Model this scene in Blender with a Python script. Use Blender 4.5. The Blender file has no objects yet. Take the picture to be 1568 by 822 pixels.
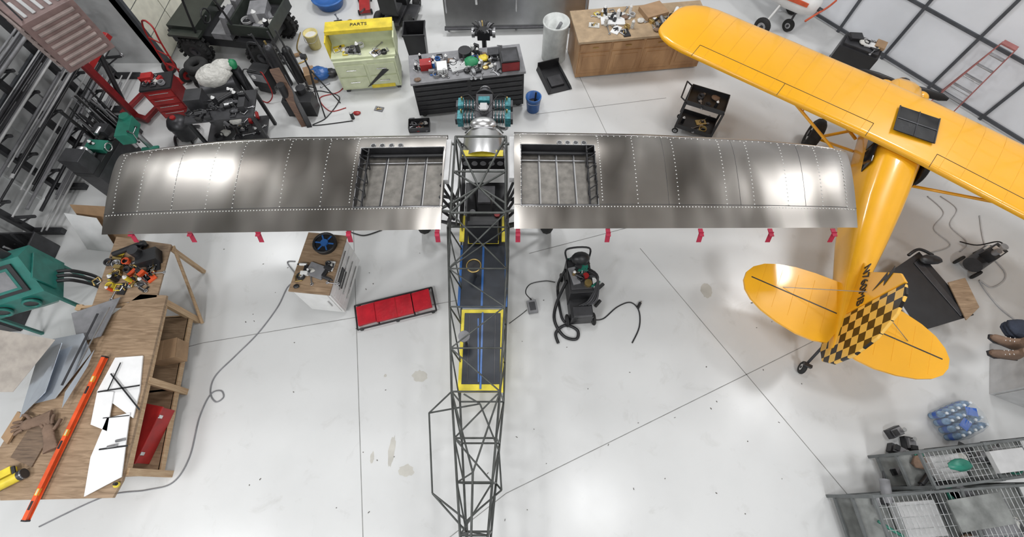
import bpy, math, random
from mathutils import Vector, Matrix
random.seed(7)
R=random.random
def U(a,b): return a+(b-a)*random.random()
# ------------------------------------------------------------------ survey
CAM_H=7.3; TH=math.radians(26); SN,CS=math.sin(TH),math.cos(TH)
def G(u,v,z=0.0):
    """real-world position (metres) of a surveyed point standing at height z"""
    a=(u-784)/700.0; b=(411-v)/700.0
    t=(CAM_H-z)/(CS-b*SN)
    return Vector((a*t,(SN+b*CS)*t,z))
# ------------------------------------------------------------------ materials
MATS={}
def mat(name,col,rough=.5,metal=0.,var=.12,scale=6.,bump=0.,emit=0.,alpha=1.,trans=0.,coat=0.,col2=None,bscale=None):
    if name in MATS: return MATS[name]
    m=bpy.data.materials.new(name); m.use_nodes=True
    nt=m.node_tree; p=nt.nodes['Principled BSDF']
    tc=nt.nodes.new('ShaderNodeTexCoord'); nz=nt.nodes.new('ShaderNodeTexNoise')
    nz.inputs['Scale'].default_value=scale; nz.inputs['Detail'].default_value=5
    nt.links.new(tc.outputs['Object'],nz.inputs['Vector'])
    cr=nt.nodes.new('ShaderNodeValToRGB')
    c2=col2 if col2 else tuple(max(0,x*(1-var*2)) for x in col)
    c1=col if col2 else tuple(min(1,x*(1+var)) for x in col)
    cr.color_ramp.elements[0].position=.32; cr.color_ramp.elements[1].position=.68
    cr.color_ramp.elements[0].color=(*c2,1); cr.color_ramp.elements[1].color=(*c1,1)
    nt.links.new(nz.outputs['Fac'],cr.inputs['Fac']); nt.links.new(cr.outputs['Color'],p.inputs['Base Color'])
    p.inputs['Roughness'].default_value=rough; p.inputs['Metallic'].default_value=metal
    if coat: p.inputs['Coat Weight'].default_value=coat; p.inputs['Coat Roughness'].default_value=.08
    if trans: p.inputs['Transmission Weight'].default_value=trans
    if alpha<1: p.inputs['Alpha'].default_value=alpha
    if bump:
        bn=nt.nodes.new('ShaderNodeTexNoise'); bn.inputs['Scale'].default_value=bscale or scale*3
        nt.links.new(tc.outputs['Object'],bn.inputs['Vector'])
        bp=nt.nodes.new('ShaderNodeBump'); bp.inputs['Strength'].default_value=bump; bp.inputs['Distance'].default_value=.05
        nt.links.new(bn.outputs['Fac'],bp.inputs['Height']); nt.links.new(bp.outputs['Normal'],p.inputs['Normal'])
    MATS[name]=m; return m
def wood(name,c1,c2,rough=.55,sc=(1,14,1)):
    m=bpy.data.materials.new(name); m.use_nodes=True; nt=m.node_tree; p=nt.nodes['Principled BSDF']
    tc=nt.nodes.new('ShaderNodeTexCoord'); mp=nt.nodes.new('ShaderNodeMapping'); mp.inputs['Scale'].default_value=sc
    nz=nt.nodes.new('ShaderNodeTexNoise'); nz.inputs['Scale'].default_value=3; nz.inputs['Detail'].default_value=8; nz.inputs['Distortion'].default_value=1.2
    cr=nt.nodes.new('ShaderNodeValToRGB'); cr.color_ramp.elements[0].position=.3; cr.color_ramp.elements[1].position=.7
    cr.color_ramp.elements[0].color=(*c1,1); cr.color_ramp.elements[1].color=(*c2,1)
    nt.links.new(tc.outputs['Object'],mp.inputs['Vector']); nt.links.new(mp.outputs[0],nz.inputs['Vector'])
    nt.links.new(nz.outputs['Fac'],cr.inputs['Fac']); nt.links.new(cr.outputs['Color'],p.inputs['Base Color'])
    p.inputs['Roughness'].default_value=rough; MATS[name]=m; return m
BLK=mat('black_paint',(.018,.018,.02),.4); RUB=mat('rubber',(.02,.02,.02),.8,bump=.2)
DGR=mat('dark_grey_metal',(.07,.07,.075),.4,.6); STL=mat('steel',(.45,.45,.46),.3,.9)
CHR=mat('bright_steel',(.7,.7,.7),.18,1.); WHT=mat('white_enamel',(.75,.75,.74),.4,var=.04)
GRY=mat('grey_plastic',(.22,.22,.23),.5); LGR=mat('light_grey',(.5,.5,.5),.45,var=.06)
RED=mat('red_paint',(.36,.018,.018),.4); REDV=mat('red_vinyl',(.48,.01,.022),.4,bump=.1)
DRD=mat('dark_red_paint',(.2,.012,.014),.45)
TAG=mat('red_tag',(.4,.015,.05),.6); ORG=mat('orange_level',(.72,.09,.02),.35)
YEL=mat('yellow_enamel',(.72,.56,.04),.45); BLU=mat('blue_plastic',(.03,.13,.4),.35)
TEAL=mat('teal_engine',(.04,.22,.25),.4,.2,var=.25,scale=20); GRN=mat('green_paint',(.02,.18,.125),.4)
LGN=mat('pale_green_enamel',(.58,.62,.42),.45,var=.06); BRN=mat('brown_heater',(.2,.13,.12),.5)
CLO=mat('brown_leather',(.2,.13,.09),.85,bump=.5,scale=4); WPL=mat('white_foam',(.8,.8,.8),.6,var=.03)
PLY=wood('plywood',(.2,.13,.075),(.37,.26,.165),.55,(1,7,1)); PIN=wood('pine_lumber',(.38,.24,.13),(.54,.39,.24))
OAK=wood('oak_cabinet',(.27,.14,.06),(.46,.27,.13),.45,(1,1,.25)); CRD=mat('cardboard',(.36,.23,.13),.8,var=.08)
TUBE=mat('primer_grey_tube',(.075,.08,.075),.4,.3,var=.2); CAN=mat('canvas_white',(.62,.61,.57),.9,bump=.7,scale=5)
PLNY=mat('yellow_aircraft_paint',(.93,.45,.015),.3,var=.02,scale=2,coat=.5)
YSQ=mat('yellow_tape',(.8,.66,.05),.5); BPN=mat('blueblack_panel',(.02,.025,.035),.45)
GLS=mat('dark_glazing',(.02,.02,.02),.08,var=.3); BRS=mat('brass',(.5,.36,.14),.35,.9)
CLR=mat('frosted_plastic',(.78,.8,.78),.3,alpha=.75,trans=.1); PUR=mat('green_bag',(.02,.25,.1),.5)
SHT=mat('sheet_aluminium',(.75,.8,.87),.25,.9,var=.1,scale=1.5,bump=.12,bscale=1.2)
STN=mat('stainless_sheet',(.6,.6,.6),.3,1.,var=.15,scale=1.2,bump=.1,bscale=1.5)
def wingmat():
    m=bpy.data.materials.new('alclad_wing_skin'); m.use_nodes=True; nt=m.node_tree; p=nt.nodes['Principled BSDF']
    p.inputs['Metallic'].default_value=1
    tc=nt.nodes.new('ShaderNodeTexCoord')
    mp=nt.nodes.new('ShaderNodeMapping'); mp.inputs['Scale'].default_value=(1.5,.5,1)
    n1=nt.nodes.new('ShaderNodeTexNoise'); n1.inputs['Scale'].default_value=.9; n1.inputs['Detail'].default_value=1.5
    nt.links.new(tc.outputs['Object'],mp.inputs['Vector']); nt.links.new(mp.outputs[0],n1.inputs['Vector'])
    cr=nt.nodes.new('ShaderNodeValToRGB'); cr.color_ramp.elements[0].color=(.17,.157,.142,1); cr.color_ramp.elements[1].color=(.47,.445,.415,1)
    cr.color_ramp.elements[0].position=.38; cr.color_ramp.elements[1].position=.56
    nt.links.new(n1.outputs['Fac'],cr.inputs['Fac']); nt.links.new(cr.outputs['Color'],p.inputs['Base Color'])
    n2=nt.nodes.new('ShaderNodeTexNoise'); n2.inputs['Scale'].default_value=3; n2.inputs['Detail'].default_value=3
    nt.links.new(tc.outputs['Object'],n2.inputs['Vector'])
    mr=nt.nodes.new('ShaderNodeMapRange'); mr.inputs['To Min'].default_value=.3; mr.inputs['To Max'].default_value=.37
    nt.links.new(n2.outputs['Fac'],mr.inputs['Value']); nt.links.new(mr.outputs[0],p.inputs['Roughness'])
    n3=nt.nodes.new('ShaderNodeTexNoise'); n3.inputs['Scale'].default_value=1.3; n3.inputs['Detail'].default_value=1
    nt.links.new(mp.outputs[0],n3.inputs['Vector'])
    bp=nt.nodes.new('ShaderNodeBump'); bp.inputs['Strength'].default_value=.2; bp.inputs['Distance'].default_value=.1
    nt.links.new(n3.outputs['Fac'],bp.inputs['Height']); nt.links.new(bp.outputs['Normal'],p.inputs['Normal'])
    return m
WNG=wingmat()
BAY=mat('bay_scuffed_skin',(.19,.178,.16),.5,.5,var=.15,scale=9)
RVT=mat('rivet_heads',(.85,.85,.83),.35,.6,var=.02)
def checker():
    m=bpy.data.materials.new('checker_tail'); m.use_nodes=True; nt=m.node_tree; p=nt.nodes['Principled BSDF']
    tc=nt.nodes.new('ShaderNodeTexCoord'); ck=nt.nodes.new('ShaderNodeTexChecker'); ck.inputs['Scale'].default_value=7.
    mp=nt.nodes.new('ShaderNodeMapping'); mp.inputs['Location'].default_value=(.05,.013,.02)
    mp.inputs['Scale'].default_value=(.01,1,1)
    ck.inputs['Color1'].default_value=(.015,.012,.01,1); ck.inputs['Color2'].default_value=(.85,.5,.1,1)
    nt.links.new(tc.outputs['Object'],mp.inputs[0]); nt.links.new(mp.outputs[0],ck.inputs['Vector']); nt.links.new(ck.outputs['Color'],p.inputs['Base Color'])
    p.inputs['Roughness'].default_value=.25; return m
CHK=checker()
# ------------------------------------------------------------------ builder
class B:
    def __init__(s,name,loc=(0,0,0),ang=0.,parent=None,bevel=0.):
        s.n=name;s.loc=Vector(loc) if len(loc)==3 else Vector((loc[0],loc[1],0));s.ang=math.radians(ang)
        s.v=[];s.f=[];s.mi=[];s.sm=[];s.ms=[];s.parent=parent;s.bevel=bevel;s.M=Matrix.Identity(4)
    def m(s,mt):
        if mt not in s.ms: s.ms.append(mt)
        return s.ms.index(mt)
    def add(s,vs,fs,mt,smooth=False):
        o=len(s.v); s.v+= [s.M@Vector(x) for x in vs]; k=s.m(mt)
        for f in fs: s.f.append([i+o for i in f]); s.mi.append(k); s.sm.append(smooth)
    def box(s,c,d,mt,rz=0,rx=0,ry=0,taper=1.):
        x,y,z=[q/2 for q in d]; T=Matrix.Translation(Vector(c))@Matrix.Rotation(math.radians(rz),4,'Z')@Matrix.Rotation(math.radians(ry),4,'Y')@Matrix.Rotation(math.radians(rx),4,'X')
        vs=[T@Vector((a*x*(taper if e>0 else 1),b_*y*(taper if e>0 else 1),e*z)) for e in(-1,1) for b_ in(-1,1) for a in(-1,1)]
        s.add(vs,[(0,2,3,1),(4,5,7,6),(0,1,5,4),(1,3,7,5),(3,2,6,7),(2,0,4,6)],mt)
    def cyl(s,p,q,r,mt,n=14,r2=None,cap=True):
        p=Vector(p);q=Vector(q);r2=r if r2 is None else r2; d=(q-p)
        if d.length<1e-6:return
        d.normalize(); a=d.orthogonal().normalized(); b_=d.cross(a)
        vs=[];
        for P,rr in((p,r),(q,r2)):
            for i in range(n):
                t=2*math.pi*i/n; vs.append(P+a*math.cos(t)*rr+b_*math.sin(t)*rr)
        fs=[(i,(i+1)%n,n+(i+1)%n,n+i) for i in range(n)]
        s.add(vs,fs,mt,True)
        if cap: s.add(vs,[tuple(reversed(range(n))),tuple(range(n,2*n))],mt)
    def path(s,pts,r,mt,n=8,sub=6,smooth=True):
        pts=[Vector(p) for p in pts]
        if smooth and len(pts)>2:
            o=[]
            for i in range(len(pts)-1):
                p0=pts[max(i-1,0)];p1=pts[i];p2=pts[i+1];p3=pts[min(i+2,len(pts)-1)]
                for k in range(sub):
                    t=k/sub; o.append(.5*((2*p1)+(p2-p0)*t+(2*p0-5*p1+4*p2-p3)*t*t+(3*p1-p0-3*p2+p3)*t**3))
            pts=o+[pts[-1]]
        vs=[];N=len(pts);up=None
        for i,P in enumerate(pts):
            d=(pts[min(i+1,N-1)]-pts[max(i-1,0)])
            if d.length<1e-9:d=Vector((1,0,0))
            d.normalize()
            up=d.orthogonal().normalized() if up is None else (up-d*up.dot(d)).normalized()
            w=d.cross(up)
            for k in range(n):
                t=2*math.pi*k/n; vs.append(P+up*math.cos(t)*r+w*math.sin(t)*r)
        fs=[(i*n+k,i*n+(k+1)%n,(i+1)*n+(k+1)%n,(i+1)*n+k) for i in range(N-1) for k in range(n)]
        fs+= [tuple(reversed(range(n))),tuple(range((N-1)*n,N*n))]
        s.add(vs,fs,mt,True)
    def sph(s,c,r,mt,n=12,sc=(1,1,1),jit=0.,mh=8):
        vs=[];c=Vector(c)
        for i in range(mh+1):
            ph=math.pi*i/mh
            for k in range(n):
                t=2*math.pi*k/n; j=1+jit*(R()-.5)
                vs.append(c+Vector((r*sc[0]*math.sin(ph)*math.cos(t)*j,r*sc[1]*math.sin(ph)*math.sin(t)*j,r*sc[2]*math.cos(ph)*j)))
        s.add(vs,[(i*n+k,(i+1)*n+k,(i+1)*n+(k+1)%n,i*n+(k+1)%n) for i in range(mh) for k in range(n)],mt,True)
    def prism(s,poly,z0,z1,mt):
        n=len(poly); A=sum(poly[i][0]*poly[(i+1)%n][1]-poly[(i+1)%n][0]*poly[i][1] for i in range(n))
        if A<0: poly=list(reversed(poly))
        vs=[(p[0],p[1],z0) for p in poly]+[(p[0],p[1],z1) for p in poly]
        s.add(vs,[tuple(reversed(range(n))),tuple(range(n,2*n))]+[(i,(i+1)%n,n+(i+1)%n,n+i) for i in range(n)],mt)
    def slab(s,poly,off,mt):
        """extrude an arbitrary 3-D polygon by vector off"""
        n=len(poly);off=Vector(off);vs=[Vector(p) for p in poly]+[Vector(p)+off for p in poly]
        s.add(vs,[tuple(reversed(range(n))),tuple(range(n,2*n))]+[(i,(i+1)%n,n+(i+1)%n,n+i) for i in range(n)],mt)
    def loft(s,rings,mt,cap=True,smooth=True,closed=True):
        n=len(rings[0]);vs=[p for r in rings for p in r]
        K=n if closed else n-1
        s.add(vs,[(i*n+k,i*n+(k+1)%n,(i+1)*n+(k+1)%n,(i+1)*n+k) for i in range(len(rings)-1) for k in range(K)],mt,smooth)
        if cap and closed: s.add(rings[0],[tuple(reversed(range(n)))],mt); s.add(rings[-1],[tuple(range(n))],mt)
    def lathe(s,prof,c,mt,n=20):
        c=Vector(c)
        s.loft([[c+Vector((r*math.cos(2*math.pi*k/n),r*math.sin(2*math.pi*k/n),z)) for k in range(n)] for r,z in prof],mt,cap=False)
    def torus(s,c,R_,r,mt,axis='Z',n=24,k=10,fl=1.):
        c=Vector(c);rot={'Z':Matrix.Identity(3),'X':Matrix.Rotation(math.pi/2,3,'Y'),'Y':Matrix.Rotation(math.pi/2,3,'X')}[axis]
        rings=[]
        for i in range(n+1):
            t=2*math.pi*i/n
            rings.append([c+rot@Vector(((R_+r*math.cos(a))*math.cos(t),(R_+r*math.cos(a))*math.sin(t),r*fl*math.sin(a))) for a in [2*math.pi*j/k for j in range(k)]])
        s.loft(rings,mt,cap=False)
    def wheel(s,c,r,w,axis='X',hub=None):
        c=Vector(c);ax={'X':Vector((1,0,0)),'Y':Vector((0,1,0))}[axis]
        tr=min(w*.5,r*.45)
        s.torus(c,r-tr,tr,RUB,axis,fl=w/2/tr)
        s.cyl(c-ax*w*.35,c+ax*w*.35,r-tr*1.3,hub or STL); s.cyl(c-ax*w*.5,c+ax*w*.5,r*.2,DGR)
    def knobby(s,c,r,w,axis='Y'):
        s.wheel(c,r,w,axis,DGR);c=Vector(c)
        for i in range(18):
            t=2*math.pi*i/18
            for o in(-.3,.3):
                if axis=='Y': s.box(c+Vector((r*math.cos(t),w*o,r*math.sin(t)*.98)),(.05,w*.35,.06),RUB,ry=-math.degrees(t))
                else: s.box(c+Vector((w*o,r*math.cos(t),r*math.sin(t)*.98)),(w*.35,.05,.06),RUB,rx=math.degrees(t))
    def done(s):
        me=bpy.data.meshes.new(s.n); me.from_pydata([tuple(v) for v in s.v],[],s.f)
        for m_ in s.ms: me.materials.append(m_)
        me.polygons.foreach_set('material_index',s.mi); me.polygons.foreach_set('use_smooth',s.sm); me.update()
        o=bpy.data.objects.new(s.n,me); bpy.context.scene.collection.objects.link(o)
        o.location=s.loc; o.rotation_euler=(0,0,s.ang)
        if s.parent: o.parent=s.parent
        if s.bevel:
            md=o.modifiers.new('bevel','BEVEL'); md.width=s.bevel; md.segments=2; md.limit_method='ANGLE'; md.angle_limit=math.radians(50)
        return o
def empty(name,loc=(0,0,0),ang=0):
    e=bpy.data.objects.new(name,None); bpy.context.scene.collection.objects.link(e); e.location=loc; e.rotation_euler=(0,0,math.radians(ang)); return e
def ang_of(p,q): d=q-p; return math.degrees(math.atan2(d.y,d.x))
TC=[RED,BLK,BLK,DGR,DGR,STL,BLU,YEL,CHR,GRN,GRY,GRY,BRS,WHT,LGR]
def tools(b,x0,x1,y0,y1,z,n,big=1.,cols=None):
    cols=cols or TC
    for i in range(n):
        x,y=U(x0,x1),U(y0,y1);a=U(0,6.28);k=int(R()*8);m_=random.choice(cols);g=big*U(.8,1.3);dx,dy=math.cos(a),math.sin(a)
        if k==0:
            b.cyl((x,y,z),(x,y,z+.14*g),.032*g,m_);b.cyl((x,y,z+.14*g),(x,y,z+.17*g),.03*g,WHT,r2=.012)
        elif k==1 or k==7:
            b.cyl((x,y,z+.012),(x+.2*g*dx,y+.2*g*dy,z+.012),.01,STL,8);b.torus((x,y,z+.012),.02,.008,STL,n=10,k=6);b.torus((x+.2*g*dx,y+.2*g*dy,z+.012),.02,.008,STL,n=10,k=6)
        elif k==2:
            b.cyl((x,y,z+.04),(x+.17*g*dx,y+.17*g*dy,z+.04),.035*g,m_);b.cyl((x+.17*g*dx,y+.17*g*dy,z+.04),(x+.23*g*dx,y+.23*g*dy,z+.04),.02,BLK,r2=.01)
            b.box((x-.07*dy,y+.07*dx,z+.03),(.05,.13,.045),BLK,rz=math.degrees(a));b.box((x-.15*dy,y+.15*dx,z+.035),(.11,.06,.07),m_,rz=math.degrees(a))
        elif k==3:
            b.box((x,y,z+.01),(.2*g,.13*g,.02),m_,rz=math.degrees(a))
            for j in range(5): b.cyl((x+U(-.06,.06),y+U(-.04,.04),z+.02),(x+U(-.06,.06),y+U(-.04,.04),z+.04),.012,random.choice([STL,BRS,BLK]),8)
        elif k==4:
            b.path([(x,y,z+.015),(x+.1*dx,y+.1*dy,z+.015),(x+.1*dx-.1*dy,y+.1*dy+.1*dx,z+.015),(x-.1*dy,y+.1*dx,z+.015)],.012,m_,6,smooth=False);b.cyl((x,y,z+.015),(x-.07*dy,y+.07*dx,z+.015),.008,STL,6)
        elif k==5:
            for j in range(3): b.torus((x,y,z+.012+.02*j),.06*g,.009,m_,n=16,k=6)
        else:
            b.sph((x,y,z+.02),.08*g,random.choice([CAN,m_,CLO]),10,(1,.8,.35),.35,6)
# ================================================================== ROOM
def floor_mat():
    m=bpy.data.materials.new('sealed_concrete'); m.use_nodes=True; nt=m.node_tree; p=nt.nodes['Principled BSDF']
    tc=nt.nodes.new('ShaderNodeTexCoord')
    a=nt.nodes.new('ShaderNodeTexNoise');a.inputs['Scale'].default_value=.5;a.inputs['Detail'].default_value=6
    b=nt.nodes.new('ShaderNodeTexNoise');b.inputs['Scale'].default_value=2.3;b.inputs['Detail'].default_value=9;b.inputs['Roughness'].default_value=.65;b.inputs['Distortion'].default_value=.6
    for q in(a,b): nt.links.new(tc.outputs['Object'],q.inputs['Vector'])
    c1=nt.nodes.new('ShaderNodeValToRGB');c1.color_ramp.elements[0].position=.3;c1.color_ramp.elements[1].position=.6
    c1.color_ramp.elements[0].color=(.59,.595,.59,1);c1.color_ramp.elements[1].color=(.66,.665,.66,1)
    c2=nt.nodes.new('ShaderNodeValToRGB');c2.color_ramp.elements[0].position=.25;c2.color_ramp.elements[1].position=.42
    c2.color_ramp.elements[0].color=(.6,.58,.54,1);c2.color_ramp.elements[1].color=(1,1,1,1)
    mx=nt.nodes.new('ShaderNodeMixRGB');mx.blend_type='MULTIPLY';mx.inputs[0].default_value=.3
    nt.links.new(a.outputs['Fac'],c1.inputs[0]);nt.links.new(b.outputs['Fac'],c2.inputs[0]);nt.links.new(c1.outputs[0],mx.inputs[1]);nt.links.new(c2.outputs[0],mx.inputs[2])
    nt.links.new(mx.outputs[0],p.inputs['Base Color'])
    mr=nt.nodes.new('ShaderNodeMapRange');mr.inputs['To Min'].default_value=.2;mr.inputs['To Max'].default_value=.3
    nt.links.new(b.outputs['Fac'],mr.inputs[0]);nt.links.new(mr.outputs[0],p.inputs['Roughness'])
    return m
FLM=floor_mat()
DCA=Vector((5.6,12.6,0)); DCB=Vector((11.3,5.27,0)); XL=-9.05; XJ=-7.85; YJ=8.75
room=[(XL,-6),(11.3,-6),(11.3,5.27),(5.6,12.6),(5.6,13),(XJ,13),(XJ,YJ),(XL,YJ)]
b=B('floor');b.prism(room,-.1,0,FLM);b.done()
b=B('floor_joint_lines')
JM=mat('joint_sealant',(.27,.27,.26),.8)
def joint(p,q,w=.011):
    p=G(*p);q=G(*q);d=(q-p).normalized();n=Vector((-d.y,d.x,0))*w/2
    b.slab([p+n,q+n,q-n,p-n],(0,0,.002),JM)
joint((540,310),(557,860));joint((60,590),(310,525));joint((310,525),(700,460));joint((640,860),(775,755));joint((775,755),(1200,545));joint((1200,545),(1330,480))
joint((980,380),(1330,795));joint((810,388),(975,345));joint((860,60),(960,270));joint((820,175),(1020,150))
b.done()
STA=mat('oil_stain',(.54,.525,.48),.3,var=.08,scale=3)
b=B('floor_stains')
for (u,v,rx,ry) in [(643,576,.12,.1),(1082,445,.1,.14),(600,690,.05,.22),(622,720,.12,.08),(570,700,.03,.08),(590,575,.025,.025)]:
    c=G(u,v); pts=[(c.x+rx*math.cos(t)*U(.8,1.15),c.y+ry*math.sin(t)*U(.8,1.15)) for t in [i*6.283/22 for i in range(22)]]
    b.prism(pts,0,.0015,STA)
DBR=mat('floor_debris',(.12,.11,.1),.7)
for i in range(60):
    c=G(U(320,1250),U(380,800)); b.box((c.x,c.y,.003),(U(.008,.03),U(.006,.015),.006),DBR,rz=U(0,180))
b.done()
WPN=mat('white_wall_panel',(.55,.56,.56),.5,var=.04); GIR=mat('wall_girt_dark',(.07,.075,.085),.5)
CEI=mat('ceiling_liner',(.38,.365,.34),.6,var=.12,scale=.6)
HC=8.6
def wall(name,p,q,ribs=True):
    p=Vector((*p,0));q=Vector((*q,0));L=(q-p).length;d=(q-p)/L;n=Vector((-d.y,d.x,0))
    w=B(name);
    w.slab([p-n*.15,q-n*.15,q,p],(0,0,HC),WPN)
    k=int(L/.9)
    if ribs:
        for i in range(k+1):
            c=p+d*(i*.9+.1); w.box((c.x+n.x*.015,c.y+n.y*.015,HC/2),(.05,.03,HC),WPN,rz=math.degrees(math.atan2(d.y,d.x)))
        for z in(1.3,3.2,5.2): 
            c=(p+q)/2+n*.04; w.box((c.x,c.y,z),(L,.06,.1),GIR,rz=math.degrees(math.atan2(d.y,d.x)))
    w.done()
wall('wall_front',(XL,-6),(11.3,-6));wall('wall_right',(11.3,-6),(11.3,5.27));wall('wall_back',(5.6,13),(XJ,13))
wall('wall_left',(XL,YJ),(XL,-6)); wall('wall_left_bay',(XJ,13),(XJ,YJ),False); wall('wall_left_return',(XJ,YJ),(XL,YJ),False); wall('wall_corner',(5.6,12.6),(5.6,13),False)
p,q=DCA.copy(),DCB.copy()
L=(q-p).length;d=(q-p)/L;inn=Vector((d.y,-d.x,0));a=math.degrees(math.atan2(d.y,d.x))
DPN=mat('door_insulation_panel',(.8,.82,.86),.35,var=.04,scale=1)
NL=8
for k in range(NL):
    b=B('door_%d'%(k+1)); p0=p+d*(L*k/NL);p1=p+d*(L*(k+1)/NL)
    b.slab([p0,p1,p1-inn*.12,p0-inn*.12],(0,0,HC),DPN)
    c=p0+inn*.02+d*.03; b.box((c.x,c.y,HC/2),(.06,.05,HC),GIR,rz=a)
    for i in range(8):
        c=(p0+p1)/2+inn*.015; b.box((c.x,c.y,.08+i*1.15),(L/NL,.04,.06),GIR,rz=a)
    b.done()
b=B('ceiling');b.prism(room,HC,HC+.1,CEI)
BEAM=mat('roof_beam',(.06,.045,.04),.5)
for i in range(6): b.box((1,-5+i*2.9,HC-.12),(20,.25,.24),BEAM)
for x in (-7.2,-5.2,-2.2,-.6,1.2,3.6,6.0,8.6): b.box((x,2.5,HC-.06),(.3,15,.12),BEAM)  # unseen dark purlins, added to put dark blotches into the wing reflections
b.done()
b=B('door_9',(XJ+.04,10.6),90)
CRM=mat('cream_door_panel',(.78,.76,.64),.5,var=.05)
for i in range(5):
    for j in range(4): b.box((-1.35+j*.9,0,.32+i*.6),(.88,.05,.57),CRM)
b.box((0,.01,1.6),(3.6,.03,3.1),GIR)
for x in(-1.83,1.83): b.box((x,0,1.6),(.08,.08,3.2),GIR)
b.done()
# ================================================================== SILVER AIRCRAFT
AP=empty('unfinished_airplane',(-.47,3.6,0)); APL=Vector((-.47,3.6,0))
class BA(B):
    def __init__(s,name,bevel=0): super().__init__(name,(0,0,0),0,AP,bevel); s.M=Matrix.Translation(-APL)
def interp(tab,t):
    for i in range(len(tab)-1):
        if t<=tab[i+1][0]:
            a_,b_=tab[i],tab[i+1]; k=(t-a_[0])/(b_[0]-a_[0])
            return a_[1]+(b_[1]-a_[1])*k
    return tab[-1][1]
PK=max((0.2969*math.sqrt(i/100)-.126*i/100-.3516*(i/100)**2+.2843*(i/100)**3-.1036*(i/100)**4) for i in range(101))
def nrm(s_): return max(0,(0.2969*math.sqrt(s_)-.126*s_-.3516*s_**2+.2843*s_**3-.1036*s_**4)/PK)
def zt(s_): return 1.93+.02*s_+.14*nrm(s_)
def zb(s_): return 1.93+.02*s_-.04*nrm(s_)
def wing(name,xr,xt,LE,TE,bay,sign):
    w=BA(name)
    def X(t,s_): return xr+(xt-xr)*t+sign*t*t*.11*(1-2*s_)
    def Y(t,s_): return interp(LE,t)*(1-s_)+interp(TE,t)*s_
    ts=sorted(set([i/20 for i in range(21)]+[bay[0],bay[1],.985]))
    ss=[0,.004,.012,.025,.045,.07,.1,.14,bay[2],.28,.36,.45,.55,.65,bay[3],.85,.92,1.]
    def tipz(t): return 1. if t<.97 else 1-.25*((t-.97)/.03)**2
    def P(t,s_,top=True):
        z=(zt(s_) if top else zb(s_)); z=1.93+(z-1.93)*tipz(t)
        return Vector((X(t,s_),Y(t,s_),z))
    vs=[];fs=[];n=len(ss)
    for t in ts:
        for s_ in ss: vs.append(P(t,s_))
    for i in range(len(ts)-1):
        for k in range(n-1):
            tm=(ts[i]+ts[i+1])/2;sm=(ss[k]+ss[k+1])/2
            if bay[0]<tm<bay[1] and bay[2]<sm<bay[3]: continue
            f=(i*n+k,i*n+k+1,(i+1)*n+k+1,(i+1)*n+k); fs.append(f if sign>0 else tuple(reversed(f)))
    w.add(vs,fs,WNG,True)
    vs=[P(t,s_,False) for t in ts for s_ in ss]
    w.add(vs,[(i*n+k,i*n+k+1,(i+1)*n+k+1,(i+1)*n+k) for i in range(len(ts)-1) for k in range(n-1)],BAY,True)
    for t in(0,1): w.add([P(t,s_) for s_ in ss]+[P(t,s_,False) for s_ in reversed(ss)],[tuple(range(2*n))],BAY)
    t0,t1,s0,s1=bay
    for s_ in(s0,s1):
        w.slab([P(t0,s_),P(t1,s_),P(t1,s_,False),P(t0,s_,False)],(0,.012,0),DGR)
    for t in(t0,t1):
        w.slab([P(t,s0),P(t,s1),P(t,s1,False),P(t,s0,False)],(.012,0,0),DGR)
    for off in(.0,.024):
        to=t1-off
        for k in range(8):
            sa=s0+(s1-s0)*k/8; sb=s0+(s1-s0)*(k+1)/8
            w.cyl(P(to,sa) if k%2 else P(to,sa,False),P(to,sb,False) if k%2 else P(to,sb),.01,BLK,6)
        w.cyl(P(to,s0)-Vector((0,0,.01)),P(to,s1)-Vector((0,0,.01)),.014,BLK,6)
    for k in range(7): sa=s0+(s1-s0)*k/6;w.cyl(P(t1,sa),P(t1-.024,min(s1,sa+.05)),.008,BLK,6)
    for j in range(1,4):
        t=t0+(t1-t0)*(j/4.2)
        w.slab([P(t,s0,False)+Vector((0,0,.035)),P(t,s1,False)+Vector((0,0,.035)),P(t,s1,False),P(t,s0,False)],(.008,0,0),DGR)
        w.slab([P(t,s0,False)+Vector((.014,0,.003)),P(t,s1,False)+Vector((.014,0,.003)),P(t,s1,False)+Vector((.03,0,.003)),P(t,s0,False)+Vector((.03,0,.003))],(0,0,.003),LGR)
    w.cyl(P(t0,s0+.03,False)+Vector((0,0,.05)),P(t1,s0+.03,False)+Vector((0,0,.05)),.03,BLK,8)
    for s_ in (s0+.1,): w.cyl(P(t0,s_,False)+Vector((0,0,.02)),P(t1,s_,False)+Vector((0,0,.02)),.01,STL,6)
    for j in range(4):
        t=t1-(t1-t0)*(.14+.11*j); c=P(t,s0-.025); w.cyl(c-Vector((0,0,.01)),c+Vector((0,0,.006)),.034,BLK,16); w.torus(c+Vector((0,0,.006)),.036,.006,STL,n=16,k=6)
    lip=[P(t0,s0),P(t1,s0),P(t1,s1),P(t0,s1),P(t0,s0)]
    w.path([p_+Vector((0,0,.003)) for p_ in lip],.008,STL,6,smooth=False)
    for s_ in(.055,.79):
        w.path([P(t,s_) for t in [i/24 for i in range(25)]],.004,DGR if s_>.5 else CHR,6,smooth=False)
    for t in ([.36,.62,.8] if sign<0 else [.45,.66,.85]):
        w.path([P(t,s_) for s_ in [.06+.73*i/12 for i in range(13)]],.0025,DGR,6,smooth=False)
    # wing-root attach fairing
    w.slab([P(0,.1),P(0,.55),P(0,.55)-Vector((0,0,.1)),P(0,.1)-Vector((0,0,.1))],(-sign*.07,0,0),LGR)
    w.done()
    r=BA(name+'_rivets')
    def riv(p_): r.sph(p_+Vector((0,0,.001)),.0095,RVT,6,(1,1,.45),0,4)
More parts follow.
